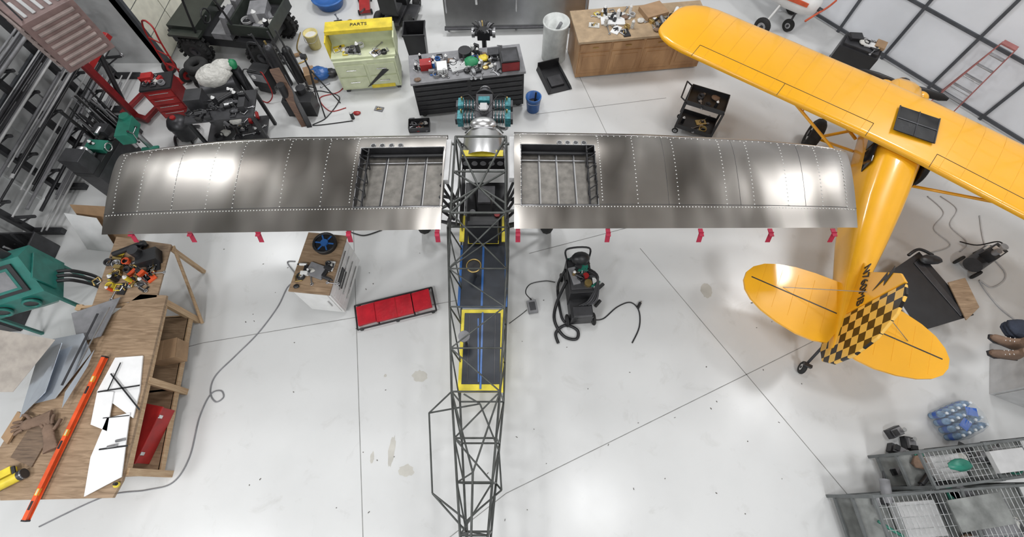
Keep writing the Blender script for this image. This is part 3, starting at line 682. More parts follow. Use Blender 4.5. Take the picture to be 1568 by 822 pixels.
for y in(-.22,.22): b.cyl((-.66,y,.07),(.66,y,.07),.014,BLK)
for x in(-.66,-.3,.3,.66): b.cyl((x,-.22,.07),(x,.22,.07),.014,BLK)
for x in(-.6,0,.6):
    for y in(-.22,.22): b.wheel((x,y,.03),.03,.022,'Y')
b.done()
b=B('welding_machine_cart',G(882,455,0),4,bevel=.012)
b.box((0,.12,.38),(.38,.6,.5),BLK);b.box((0,.12,.645),(.34,.5,.03),DGR);b.box((0,.43,.42),(.36,.03,.42),GRN)
b.path([(-.12,.38,.64),(-.12,.36,.8),(.12,.36,.8),(.12,.38,.64)],.018,BLK)
b.sph((.02,.35,.78),.14,BLK,14,(1.1,.8,.8));b.box((.04,.22,.68),(.2,.12,.05),GRN);b.box((-.1,.1,.67),(.12,.3,.04),GRY,rz=10)
b.box((.0,-.3,.2),(.36,.4,.3),BLK);b.box((0,-.42,.38),(.3,.16,.12),DGR);b.cyl((.1,-.05,.66),(.1,-.05,.72),.06,BRS);b.cyl((.08,.08,.66),(.08,.08,.71),.05,RED)
b.path([(.15,-.1,.66),(.3,.0,.6),(.3,.1,.3)],.02,GRN)
for k in range(4):
    b.path([(.1,.1+k*.05,.66),(.25,.0,.72+.02*k),(.24-.04*k,-.25,.5),(.1-.05*k,-.32,.42)],.018,BLK if k%2 else DGR)
tools(b,-.15,.15,-.1,.3,.66,9,.8,[BLK,GRN,DGR,BRS,BLK])
for x in(-.22,.22): b.wheel((x,-.45,.11),.11,.05,'X');b.wheel((x,.35,.08),.08,.05,'X')
b.path([(-.18,.4,.65),(-.18,.52,.8),(.18,.52,.8),(.18,.4,.65)],.016,BLK)
b.path([(-.2,.1,.5),(-.35,-.1,.06),(-.42,-.4,.03),(-.3,-.68,.03),(-.1,-.75,.03),(-.06,-.6,.03),(-.25,-.5,.03),(-.42,-.62,.03),(-.4,-.8,.03)],.026,BLK,10)
b.path([(-.2,.3,.5),(-.3,.2,.04),(-.3,-.3,.03),(-.25,-.45,.03)],.022,BLK,10)
b.cyl((.3,-.2,.03),(.4,-.1,.03),.03,BLK);b.cyl((.25,-.0,.04),(.5,.2,.04),.03,BLK)
b.done()
b=B('power_adapter',G(815,471,0),10,bevel=.01);b.box((0,0,.04),(.16,.22,.08),GRY);b.box((0,0,.083),(.1,.15,.006),DGR);b.cyl((0,.11,.04),(0,.16,.04),.012,BLK);b.done()
def cable(name,pts,r,mt,z=None):
    b=B(name);b.path([G(u,v,r) for u,v in pts],r,mt,8,8);b.done()
cable('extension_cord',[(452,400),(440,402),(455,425),(440,440),(425,470),(395,510),(360,545),(330,575),(322,600),(330,615),(342,608),(338,598),(322,604),(305,640),(290,700),(265,738),(225,750),(160,760),(60,806)],.01,GRY)
cable('extension_cord',[(815,460),(805,448),(812,435),(835,430),(850,432)],.008,BLK)
cable('extension_cord',[(780,495),(800,480),(807,474)],.006,BLK)
cable('extension_cord',[(912,490),(925,487),(945,470),(965,463),(978,475),(979,500),(968,525)],.011,BLK)
b=B('cable_plug',G(978,468,0),60,bevel=.005);b.cyl((-.06,0,.03),(.05,0,.03),.025,BLK);b.cyl((.05,0,.03),(.08,0,.03),.018,CHR);b.done()
cable('extension_cord',[(1440,300),(1465,320),(1455,345),(1480,370),(1470,385)],.01,LGR)
cable('extension_cord',[(1420,300),(1445,325),(1430,350),(1455,375),(1420,388)],.01,LGR)
cable('air_hose',[(1500,330),(1510,380),(1540,420),(1520,440),(1500,430),(1530,470),(1570,500)],.012,LGR)
cable('welding_lead',[(470,100),(500,110),(530,120),(520,140),(490,150),(505,170),(530,165)],.01,RED)
cable('welding_lead',[(480,140),(495,140),(520,150),(500,180),(480,192),(540,185)],.01,BLK)
cable('air_hose',[(460,50),(455,75),(470,90),(450,100)],.015,BRS)
cable('air_hose',[(585,352),(560,360),(545,358),(530,352)],.01,BLK)
# ================================================================== BLACK UTILITY CART
b=B('black_rolling_cart',G(1060,200,0),-24,bevel=.006)
W_,D_=.72,.46
for z in(.18,.8):
    b.box((0,0,z),(W_,D_,.02),BLK)
    for y in(-D_/2,D_/2): b.box((0,y,z+.04),(W_,.015,.1),BLK)
    for x in(-W_/2,W_/2): b.box((x,0,z+.04),(.015,D_,.1),BLK)
for x in(-W_/2,W_/2):
    for y in(-D_/2,D_/2): b.box((x,y,.5),(.04,.04,.66),BLK);b.wheel((x*.93,y*.9,.065),.065,.035,'Y')
b.path([(-W_/2,-D_/2,.84),(-W_/2-.12,-D_/2,.91),(-W_/2-.12,D_/2,.91),(-W_/2,D_/2,.84)],.015,BLK,smooth=False)
tools(b,-.25,.25,-.15,.15,.81,6,.9,[DGR,BLK,STL,WHT]);tools(b,-.27,.27,-.15,.15,.19,7,1.1,[RED,BLK,DGR,GRN,BRS])
b.done()
# ================================================================== BIG BLACK TOOL CHEST
p1,p2=G(640,183,0),G(797,165,0)
A=ang_of(p1,p2);L=(p2-p1).length
b=B('black_tool_chest',(p1+p2)/2+Vector((0,.38,0)),A,bevel=.008)
b.box((0,0,.5),(L,.75,.8),BLK);b.box((0,0,.925),(L+.06,.8,.05),GRY)
for i in range(6):
    for k,(x,w_) in enumerate(((-L/4,L/2-.06),(L/4,L/2-.06))):
        b.box((x,-.382,.2+i*.12),(w_,.02,.105),BLK);b.box((x,-.397,.235+i*.12),(w_*.96,.014,.014),DGR)
for x in(-L/2+.1,0,L/2-.1):
    for y in(-.3,.3): b.wheel((x,y,.06),.06,.04,'Y')
b.box((L*.38,-.15,1.06),(.36,.4,.22),BLK);b.box((L*.38,-.36,1.06),(.34,.012,.18),DRD);b.box((L*.38,-.2,1.18),(.3,.3,.02),DGR)
b.box((-L*.36,0,1.02),(.22,.18,.14),RED);b.box((-L*.22,-.1,1.0),(.2,.25,.1),WHT)
b.sph((.1,-.05,1.02),.14,PUR,12,(1,.8,.6),.3);b.sph((.35,.05,1.0),.11,YEL,12,(1,.8,.4),.3);b.cyl((.0,.2,.95),(.0,.2,1.1),.13,BLK)
b.box((-.15,-.1,.98),(.35,.25,.05),CHR,rz=12);b.box((.6,.15,1.0),(.3,.2,.1),DGR)
tools(b,-L*.45,L*.3,-.32,.32,.95,80,.85,[BLK,DGR,STL,WHT,GRY,CHR,BLU,BRS,LGR,BLK])
b.done()
b=B('bench_grinder_stand',(-.58,8.42,0),0,bevel=.005)
b.cyl((0,0,0),(0,0,.9),.05,DGR);b.lathe([(.25,0),(.25,.03),(.08,.06)],(0,0,0),DGR)
b.box((0,0,1.0),(.26,.18,.2),BLK);b.cyl((-.24,0,1.02),(-.18,0,1.02),.1,STL);b.cyl((.18,0,1.02),(.24,0,1.02),.1,STL);b.cyl((-.18,0,1.02),(.18,0,1.02),.07,DGR)
for i in range(18): t=i*.35; b.path([(0,0,.9),(.14*math.cos(t),.14*math.sin(t),1.15),(.22*math.cos(t),.22*math.sin(t),1.05+.2*R())],.014,random.choice([BLK,BRS,DGR,DGR,GRY]))
b.done()
b=B('parts_crate',G(643,196,0),4,bevel=.004)
b.box((0,0,.02),(.42,.26,.03),BLK)
for y in(-.13,.13): b.box((0,y,.08),(.42,.015,.12),DGR)
for x in(-.21,.21): b.box((x,0,.08),(.015,.26,.12),BLK)
tools(b,-.15,.15,-.08,.08,.04,9,.7,[BLK,RED,STL,WHT,DGR]);b.done()
b=B('blue_bucket',G(816,168,0))
b.lathe([(.0,.01),(.13,.01),(.155,.34),(.165,.345),(.165,.37),(.145,.37),(.125,.04),(0,.04)],(0,0,0),BLU);b.path([(-.16,0,.34),(-.1,-.14,.28),(.1,-.14,.28),(.16,0,.34)],.005,STL);b.cyl((0,0,.04),(0,0,.2),.12,DGR);b.cyl((.03,0,.2),(.05,.05,.42),.02,BLK)
b.done()
b=B('cream_bucket',G(484,72,0));YB=mat('cream_bucket',(.7,.6,.25),.5)
b.lathe([(.0,.01),(.13,.01),(.155,.34),(.165,.345),(.165,.37),(.145,.37),(.13,.3),(0,.3)],(0,0,0),YB);b.path([(-.16,0,.34),(-.1,-.17,.25),(.1,-.17,.25),(.16,0,.34)],.005,STL);b.cyl((0,0,.3),(0,0,.31),.13,WHT)
b.done()
b=B('black_metal_tray',G(848,122,0),-72,bevel=.004)
b.box((0,0,.01),(.8,.5,.02),BLK);b.box((0,.25,.06),(.8,.02,.12),BLK,rx=20);b.box((0,-.25,.06),(.8,.02,.12),BLK,rx=-20);b.box((-.39,0,.1),(.02,.5,.2),BLK);b.box((.1,0,.05),(.3,.3,.04),DGR)
b.done()
b=B('green_parts_cabinet',G(575,135,0)+Vector((-.05,.2,0)),7,bevel=.006)
b.box((0,0,.45),(1.25,.6,.7),LGN);b.box((0,.05,.82),(1.3,.6,.05),LGN)
b.box((0,.25,1.0),(1.3,.08,.34),LGN);b.box((0,.24,1.19),(1.34,.3,.04),YEL);b.box((0,.08,1.185),(1.34,.02,.08),YEL);b.box((-.67,.1,.95),(.03,.5,.4),YEL);b.box((.67,.1,.95),(.03,.5,.4),LGN)
for i in range(2):
    for x in(-.31,.31): b.box((x,-.31,.28+i*.3),(.56,.02,.26),LGN);b.cyl((x-.1,-.33,.3+i*.3),(x+.1,-.33,.3+i*.3),.012,CHR)
b.slab([(-.1,-.325,.15),(.0,-.325,.2),(.45,-.325,.55),(.35,-.325,.6)],(0,-.01,0),BLK);b.slab([(.0,-.32,.12),(.5,-.32,.12),(.5,-.32,.2),(.0,-.32,.2)],(0,-.015,0),YEL)
for x in(-.55,.55): b.box((x,0,.05),(.08,.5,.1),DGR)
tools(b,-.5,.5,-.2,.1,.846,16,1.,[BLK,DGR,GRY,YEL,STL,WHT])
o=b.done();text('PARTS',.12,'lettering',o,(0,.24,1.213),(0,0,0),BLK)
b=B('black_trash_bin',G(645,98,0),3)
b.loft([[Vector((x*k,y*k,z)) for x,y in((-.2,-.2),(.2,-.2),(.2,.2),(-.2,.2))] for k,z in((.85,0),(1.1,.85),(1.18,.86),(1.18,.9),(1.05,.9),(.8,.1))],BLK,smooth=False)
b.done()
b=B('clear_plastic_drum',G(847,88,0))
b.lathe([(.25,0),(.27,.02),(.27,.85),(.29,.87),(.29,.9),(.26,.9),(.25,.03),(0,.03)],(0,0,0),CLR,28);b.cyl((0,0,.04),(0,0,.12),.2,LGR)
b.path([(-.1,0,.1),(.0,.1,.5),(.1,0,.85)],.04,GRY);b.done()
p1,p2=G(880,122,0),G(1066,105,0);A=ang_of(p1,p2);L=(p2-p1).length
nv=Vector((-math.sin(math.radians(A)),math.cos(math.radians(A)),0))
b=B('oak_counter_cabinet',(p1+p2)/2+nv*.48,A,bevel=.006)
b.box((0,0,.47),(L,.92,.86),OAK);b.box((0,0,.925),(L+.08,1.0,.05),mat('counter_top',(.4,.29,.18),.4));b.box((0,.02,.05),(L-.1,.8,.1),DGR)
for i in range(4):
    x=-L/2+L/8+i*L/4
    b.box((x,-.465,.4),(L/4-.05,.02,.5),OAK);b.box((x,-.478,.4),(L/4-.2,.012,.34),OAK);b.box((x,-.465,.78),(L/4-.05,.02,.16),OAK);b.cyl((x-.06,-.49,.78),(x+.06,-.49,.78),.01,BRS)
tools(b,-L*.42,L*.42,-.35,.35,.95,60,1.,[WHT,CAN,BRS,BLK,STL,YEL,WHT,LGR,DGR]);
b.box((.3,.2,1.0),(.5,.4,.1),CRD,rz=15);b.box((.75,-.1,.99),(.3,.3,.08),BLK);b.box((-.6,.1,.97),(.5,.35,.03),WHT,rz=-8)
b.done()
b=B('stainless_prep_table',G(790,50,0)+Vector((0,.25,0)),2,bevel=.01)
b.box((0,-.1,.7),(3.3,.03,1.15),STN,rx=-14);b.box((0,.2,1.3),(3.3,.6,.03),STN);b.box((0,.48,1.4),(3.3,.03,.3),STN);b.box((0,-.26,.16),(3.35,.12,.04),DGR)
for x in(-1.6,0,1.6):
    for y in(-.15,.45): b.cyl((x,y,0),(x,y,1.24),.025,STL)
b.box((-.9,-.15,.9),(.05,.05,.5),CHR);b.box((.5,-.12,.95),(.12,.03,.12),BLK)
b.done()
# ================================================================== UTV
b=B('utility_vehicle',(-6.15,9.25,0),-8,bevel=.01)
OL=mat('olive_body',(.03,.036,.03),.4);b.M=Matrix.Scale(.92,4)
for x in(-.85,.85):
    for y in(-.6,.6): b.knobby((x,y,.34),.34,.26,'Y')
b.box((0,0,.5),(2.0,.9,.25),BLK);b.box((-.95,0,.72),(.7,1.0,.3),OL);b.box((-1.28,0,.6),(.12,1.05,.3),DGR);b.box((.85,0,.85),(.95,1.15,.06),DGR)
for y in(-.57,.57): b.box((.85,y,.98),(.95,.04,.25),OL)
b.box((1.32,0,.98),(.04,1.15,.25),OL);b.box((.37,0,.98),(.04,1.15,.25),OL)
for y in(-.3,.3): b.box((.0,y,.72),(.45,.48,.14),GRY);b.box((.24,y,1.0),(.12,.46,.45),GRY,ry=12)
b.cyl((-.45,-.3,.85),(-.3,-.3,1.05),.02,BLK);b.torus((-.3,-.3,1.05),.15,.018,BLK,'X')
for y in(-.56,.56):
    b.path([(-.62,y,.7),(-.35,y,1.65),(-.2,y,1.75),(.25,y,1.75),(.4,y,1.65),(.5,y,.7)],.025,BLK)
    b.box((-.85,y*1.05,.76),(.75,.25,.05),OL);b.box((.85,y*1.05,.76),(.8,.25,.05),BLK)
for x in(-.3,.3): b.cyl((x,-.56,1.72),(x,.56,1.72),.025,BLK)
tools(b,.5,1.2,-.4,.4,.88,16,1.8,[BLK,DGR,GRY,LGR,STL]);b.box((.8,.1,1.0),(.4,.5,.2),GRY,rz=14);b.box((-1.36,-.3,.65),(.05,.2,.12),LGR);b.box((-1.36,.3,.65),(.05,.2,.12),LGR)
b.done()
b=B('riding_mower',G(612,42,0)+Vector((0,.3,0)),80,bevel=.01)
for x,y,r in((-.45,-.35,.22),(-.45,.35,.22),(.45,-.3,.16),(.45,.3,.16)): b.wheel((x,y,r),r,.16,'Y',WHT)
b.box((.35,0,.45),(.6,.42,.3),BLK);b.box((-.1,0,.3),(1.0,.4,.08),DGR);b.box((-.35,0,.5),(.35,.4,.1),BLK);b.box((-.52,0,.7),(.1,.4,.35),BLK);b.torus((.0,0,.75),.15,.018,BLK);b.cyl((.15,0,.5),(0,0,.75),.02,BLK);b.box((-.0,0,.2),(.5,.9,.1),DGR)
b.done()
b=B('blue_plastic_tub',G(507,8,0));b.lathe([(0,.02),(.3,.02),(.38,.22),(.41,.22),(.41,.25),(.36,.25),(.28,.05),(0,.05)],(0,0,0),BLU,28);b.done()
b=B('red_floor_jack',G(560,12,0),100,bevel=.005);b.box((0,0,.1),(.6,.25,.08),RED);b.cyl((-.25,0,.14),(-.9,0,.5),.02,BLK);b.cyl((.2,0,.12),(.2,0,.25),.06,STL)
for x in(-.25,.25):
    for y in(-.15,.15): b.wheel((x,y,.06),.06,.04,'Y')
b.done()
# ================================================================== left clutter zone
DK=[BLK,DGR,GRY,BLK,DGR,STL,RUB]
b=B('steel_welding_table',(-5.5,6.55,0),8,bevel=.005)
b.box((0,0,.86),(1.25,.7,.04),DGR)
for x in(-.58,.58):
    for y in(-.3,.3): b.box((x,y,.43),(.06,.06,.86),BLK)
b.box((0,0,.25),(1.15,.6,.03),DGR);tools(b,-.5,.5,-.25,.25,.88,34,1.0,DK);tools(b,-.45,.45,-.22,.22,.265,18,1.2,DK+[RED])
b.box((-.4,.1,1.0),(.3,.3,.24),DGR);b.cyl((-.2,0,.9),(.3,.2,1.0),.05,BLK);b.box((.45,-.1,.95),(.12,.25,.14),DGR);b.box((.45,.08,.95),(.12,.06,.2),BLK)
b.done()
b=B('red_engine_hoist',(-7.8,7.3,0),70,bevel=.006)
for y in(-.28,.28): b.box((.15,y,.1),(.8,.08,.08),DRD);b.wheel((.5,y,.06),.06,.04,'X')
b.box((-.25,0,.1),(.1,.65,.1),DRD);b.box((-.25,0,.75),(.12,.12,1.3),DRD);b.box((.1,0,1.38),(.8,.1,.11),RED,ry=-14);b.cyl((-.2,0,.5),(.1,0,1.3),.045,BLK);b.cyl((.42,0,1.46),(.42,0,1.1),.008,STL);b.torus((.42,0,1.08),.04,.01,STL,'X')
b.done()
b=B('red_tool_trolley',(-7.0,7.25,0),12,bevel=.008)
b.box((0,0,.45),(.55,.42,.7),DRD);b.box((0,0,.82),(.58,.45,.04),BLK)
for i in range(4): b.box((0,-.215,.2+i*.16),(.5,.012,.14),RED);b.cyl((-.18,-.23,.24+i*.16),(.18,-.23,.24+i*.16),.008,CHR)
for x in(-.22,.22):
    for y in(-.16,.16): b.wheel((x,y,.05),.05,.03,'Y')
tools(b,-.2,.2,-.14,.14,.84,10,1.0,DK+[RED,CHR]);b.box((-.12,.05,.9),(.2,.15,.12),RED);b.done()
b=B('hand_truck',(-7.4,8.25,0),-30,bevel=.004)
for x in(-.2,.2): b.path([(x,0,.1),(x,.1,.9),(x*.8,.18,1.2),(0,.2,1.28)],.018,RED)
for z in(.3,.6,.9): b.cyl((-.2,.03+z*.08,z),(.2,.03+z*.08,z),.014,RED)
b.box((0,-.12,.03),(.42,.25,.015),RED);b.wheel((-.27,.08,.16),.16,.08,'X',RED);b.wheel((.27,.08,.16),.16,.08,'X',RED)
b.done()
b=B('shop_vacuum',(-6.62,6.55,0),30);b.M=Matrix.Scale(.85,4)
b.lathe([(0,.08),(.2,.08),(.22,.12),(.23,.45),(.25,.47),(.24,.52),(.18,.62),(.08,.66),(0,.66)],(0,0,0),DGR,24);b.cyl((0,0,.66),(0,0,.7),.06,RED)
for t in range(4): b.wheel((.2*math.cos(t*1.57),.2*math.sin(t*1.57),.045),.045,.03,'X')
b.path([(.2,0,.3),(.28,.1,.15),(.25,.25,.05),(0,.34,.04),(-.3,.2,.04),(-.35,-.1,.04)],.03,BLK,10);b.done()
b=B('spare_tires',(-6.7,8.12,0))
for i in range(2): b.torus((0,0,.1+i*.19),.18,.09,RUB,n=28)
b.torus((.0,0,.47),.16,.085,RUB,n=28);b.done()
b=B('steel_offcut_bin',(-7.9,6.35,0),85,bevel=.003)
b.box((0,0,.02),(.8,.36,.04),DGR)
for y in(-.18,.18): b.box((0,y,.22),(.8,.03,.44),DGR)
for x in(-.4,.4): b.box((x,0,.22),(.03,.36,.44),DGR)
for i in range(40):
    x,y=U(-.33,.33),U(-.11,.11);b.cyl((x,y,.1),(x+U(-.1,.1),y+U(-.05,.05),U(.6,1.3)),U(.01,.025),random.choice(DK),6)
b.done()
b=B('green_drill_press',(-6.75,5.7,0),10,bevel=.006)
b.box((0,0,.04),(.5,.4,.08),GRN);b.cyl((0,.1,.05),(0,.1,1.2),.045,STL);b.box((0,-.05,.6),(.3,.3,.04),GRN);b.box((0,-.0,1.15),(.22,.45,.22),GRN);b.cyl((0,-.15,1.1),(0,-.15,.9),.035,STL);b.cyl((0,.2,1.05),(0,.2,1.3),.08,GRN)
for i in range(3): t=i*2.09;b.cyl((.11,-.1,1.15),(.13,-.1+.15*math.cos(t),1.15+.15*math.sin(t)),.01,STL);b.sph((.13,-.1+.15*math.cos(t),1.15+.15*math.sin(t)),.02,BLK)
b.box((.32,.0,.2),(.26,.25,.4),GRN,rz=20);b.box((.32,.0,.41),(.22,.2,.03),DGR,rz=20)
b.done()
b=B('canvas_covered_compressor',(-6.1,7.65,0),20)
b.cyl((-.33,0,.4),(.33,0,.4),.22,DGR);b.sph((0,0,.62),.34,CAN,24,(1,.75,.6),.1,16);b.sph((.2,.1,.7),.22,CAN,20,(1,.8,.6),.12,12)
for x in(-.28,.28): b.box((x,0,.1),(.05,.3,.2),BLK)
b.sph((.42,.1,.7),.1,PUR,12,(.8,1,1),.2)
b.cyl((.42,.1,.0),(.42,.1,.6),.09,DGR)
b.done()
b=B('battery_charger_cart',(-5.3,7.95,0),-15,bevel=.006)
b.box((0,0,.35),(.4,.3,.4),BLK);b.box((0,-.155,.42),(.34,.012,.2),GRY);b.cyl((-.08,-.17,.44),(-.08,-.16,.44),.05,WHT);b.path([(-.15,.14,.5),(-.15,.2,.95),(.15,.2,.95),(.15,.14,.5)],.014,DGR)
for x in(-.18,.18): b.wheel((x,.1,.1),.1,.05,'X')
b.box((0,-.1,.08),(.36,.05,.15),DGR);b.path([(.1,-.1,.55),(.25,-.2,.6),(.3,-.3,.2),(.15,-.4,.02),(-.1,-.35,.02)],.012,RED);b.path([(.0,-.1,.55),(-.2,-.2,.62),(-.3,-.25,.2),(-.2,-.4,.02)],.012,BLK);b.done()
b=B('leaning_plank',G(462,195,0),0,bevel=.004)
DWD=wood('dark_plank',(.07,.035,.022),(.16,.09,.055))
b.slab([(0,0,0),(.18,.05,0),(-.2,.65,.9),(-.38,.6,.9)],(.0,0.03,.03),DWD)
b.slab([(.12,-.02,0),(.22,.0,0),(-.12,.6,.75),(-.2,.6,.75)],(.0,0.03,.05),BLK)
b.cyl((-.2,.4,0),(-.2,.4,.75),.08,BLK);b.cyl((.05,.6,0),(.05,.6,.5),.1,DGR);b.box((-.02,.45,.2),(.6,.3,.4),BLK)
b.done()
b=B('gas_bottle_stand',(-4.68,7.85,0),15,bevel=.003)
for x in(-.2,.1,.25):
    b.cyl((x,0,.03),(x-.1,.1,1.4),.018,DGR)
    for t in(0,2.1,4.2): b.cyl((x,0,.1),(x+.15*math.cos(t),.15*math.sin(t),.015),.012,BLK)
b.cyl((-.2,.3,0),(-.2,.3,.9),.11,DGR,18);b.sph((-.2,.3,.9),.11,DGR,18);b.cyl((-.2,.3,1.0),(-.2,.3,1.08),.02,BRS)
b.cyl((.1,.35,0),(.1,.35,.75),.1,BLK,18);b.sph((.1,.35,.75),.1,BLK,18);b.cyl((.1,.35,.83),(.1,.35,.92),.02,BRS)
b.done()
b=B('camera_tripod',G(502,165,0),0)
for t in(.5,2.6,4.7): b.cyl((.28*math.cos(t),.28*math.sin(t),.01),(0,0,1.0),.014,BLK)
b.cyl((0,0,.9),(0,0,1.25),.016,BLK);b.box((0,0,1.28),(.1,.08,.06),BLK);b.done()
b=B('blue_tarp_bundle',G(492,120,0),0);b.sph((0,0,.14),.24,BLU,20,(1,.7,.5),.2,12);b.box((-.18,-.05,.13),(.22,.28,.24),CRD,rz=20);b.sph((.24,.05,.1),.16,BLK,14,(1,.8,.5),.2);b.done()
b=B('scattered_floor_scraps')
for (u,v,n_) in((430,95,6),(475,145,5),(560,172,3),(520,35,5),(585,45,2),(390,120,6)):
    c_=G(u,v);tools(b,c_.x-.35,c_.x+.35,c_.y-.25,c_.y+.25,0,n_,1.1,[BLK,DGR,RED,STL,BRS,GRY,CRD,WHT])
b.done()
b=B('metal_lathe',(-7.5,5.55,0),85,bevel=.008)
b.box((0,0,.35),(1.0,.4,.7),DGR);b.box((0,0,.75),(1.05,.38,.1),BLK);b.box((-.38,0,.95),(.28,.36,.35),DGR);b.cyl((-.26,0,.97),(-.16,0,.97),.12,STL);b.box((.38,0,.88),(.2,.25,.2),DGR);b.cyl((.38,0,.97),(.23,0,.97),.035,STL);b.box((.05,-.02,.85),(.22,.36,.1),GRN);b.torus((.05,-.22,.85),.07,.012,CHR,'Y')
tools(b,-.35,.42,-.12,.12,.8,10,.9,DK);b.done()
b=B('steel_stock_rack')
Y0,Y1=4.3,8.3;XP=-8.8
for i in range(5):
    y=Y0+(Y1-Y0)*i/4;b.box((XP,y,1.1),(.1,.1,2.2),DGR);b.box((XP+.28,y,.05),(.56,.1,.1),DGR)
    for z in(.5,.95,1.4,1.85): b.cyl((XP,y,z),(XP+.5,y,z+.05),.03,DGR,6);b.cyl((XP,y,z-.2),(XP+.4,y,z+.02),.015,DGR,6)
for z in(.12,.56,1.01,1.46,1.91):
    for k in range(8):
        x=XP+U(.1,.48);s0=U(Y0-.2,Y0+1);s1=U(Y1-1.2,Y1+.2)
        b.cyl((x,s0,z+.04+R()*.05),(x+U(-.04,.04),s1,z+.04+R()*.05),U(.012,.03),random.choice([DGR,DGR,GRY,BLK,BLK,GRY,LGR]),6)
b.done()
b=B('leaning_cardboard_sheets',(-7.2,4.1,0),0)
b.slab([(-.4,0,.0),(.4,-.1,.0),(.45,.25,.75),(-.35,.3,.75)],(0,0,.02),CRD);b.slab([(-.5,-.15,.0),(.1,-.22,.0),(.1,.1,.65),(-.5,.2,.65)],(0,0,.01),WPL);b.done()
b=B('scrap_metal_bin',(-8.5,3.2,0),-88,bevel=.005)
b.box((0,0,.02),(1.6,.6,.04),DGR)
for y in(-.3,.3): b.box((0,y,.25),(1.6,.03,.5),DGR)
for x in(-.8,.8): b.box((x,0,.25),(.03,.6,.5),DGR)
for i in range(36): x,y=U(-.6,.6),U(-.18,.18);b.cyl((x,y,U(.1,.3)),(x+U(-.2,.2),y+U(-.08,.08),U(.5,.9)),U(.01,.03),random.choice(DK),6)
b.done()
hp_=G(85,30,2.7)
b=B('hanging_unit_heater',hp_+Vector((-.1,0,0)),-38,bevel=.015)
b.box((0,0,0),(1.3,.75,.8),BRN)
LV=mat('heater_louvre',(.34,.27,.25),.5)
for i in range(7): b.box((.15,-.39,-.3+i*.1),(.8,.04,.05),LV,rx=30)
for i in range(7): b.box((.66,0,-.3+i*.1),(.04,.6,.05),LV,ry=30)
for i in range(5): b.box((.3,-.24+i*.12,.41),(.5,.05,.02),LGR)
for x in(-.55,.55):
    for y in(-.3,.3): b.cyl((x,y,.4),(x,y,HC-2.72),.012,DGR)
b.cyl((-.4,.2,.4),(-.4,.2,.9),.09,STL);b.cyl((-.64,-.2,-.1),(-1.0,-.2,-.1),.02,BRS)
b.done()
b=B('conduit_pipes')
for k,(z,m_) in enumerate(((2.45,DGR),(2.65,LGR))): b.cyl((XL+.13,8.6,z),(XL+.13,2.0,z),.035,m_,8)
for y in(6.8,4.5): b.cyl((XL+.13,y,2.4),(XL+.13,y,4),.04,DGR,8)
b.done()
# ================================================================== RIGHT SIDE
rb=[G(1350,425,.5),G(1408,385,.5),G(1492,482,.5),G(1405,508,.5)]
b=B('black_work_platform',bevel=.006)
b.prism([(p.x,p.y) for p in rb],.46,.5,BLK)
for p_ in rb: c_=sum(rb,Vector())/4;e=p_.lerp(c_,.12);b.box((e.x,e.y,.23),(.05,.05,.46),DGR)
b.prism([(p.x,p.y) for p in [G(1350,425,.52),G(1352,422,.52),G(1406,505,.52),G(1404,508,.52)]],.5,.53,LGR)
b.prism([(p.x,p.y) for p in [G(1400,402,.52),G(1408,396,.52),G(1478,480,.52),G(1472,484,.52)]],.5,.515,DGR)
b.done()
b=B('plywood_board',bevel=.003);pp=[G(1452,432,.54),G(1478,425,.54),G(1500,470,.54),G(1480,490,.54)]
b.prism([(p.x,p.y) for p in pp],.52,.54,PLY)
b.box((pp[1].x-.05,pp[1].y-.1,.26),(.05,.05,.52),PIN);b.box((pp[2].x-.06,pp[2].y+.02,.26),(.05,.05,.52),PIN);b.done()
c_=G(1485,420,0)
b=B('air_compressor',c_+Vector((.1,.2,0)),30,bevel=.006)
b.cyl((-.25,0,.22),(.25,0,.22),.14,DGR,20);b.box((0,0,.43),(.3,.2,.16),BLK);b.cyl((.1,0,.5),(.1,0,.57),.06,STL);b.cyl((-.1,0,.5),(-.1,0,.6),.05,GRY);b.wheel((-.22,.17,.1),.1,.05,'Y');b.wheel((-.22,-.17,.1),.1,.05,'Y');b.box((.24,0,.06),(.04,.26,.12),BLK);b.cyl((0,.11,.43),(0,.14,.43),.05,WHT);b.path([(.2,0,.5),(.3,.1,.4),(.32,.2,.1),(.2,.4,.03)],.012,BLK);b.box((0,0,.52),(.1,.16,.02),WHT)
b.done()
b=B('folded_black_cover',G(1420,400,.5),0);b.sph((0,0,.06),.16,BLK,14,(1.2,.6,.3),.2);b.path([(-.3,.1,.03),(-.1,.2,.05),(.1,.1,.035)],.025,BLK);b.done()
b=B('grey_storage_cabinet',G(1555,600,0)+Vector((.35,.1,0)),-25,bevel=.008)
b.box((0,0,.4),(1.3,.9,.8),LGR);b.box((0,0,.82),(1.36,.95,.04),GRY)
for x in(-.32,.32): b.box((x,-.46,.4),(.58,.02,.7),LGR);b.cyl((x+.2*(-1 if x>0 else 1),-.48,.35),(x+.2*(-1 if x>0 else 1),-.48,.5),.012,CHR)
b.done()
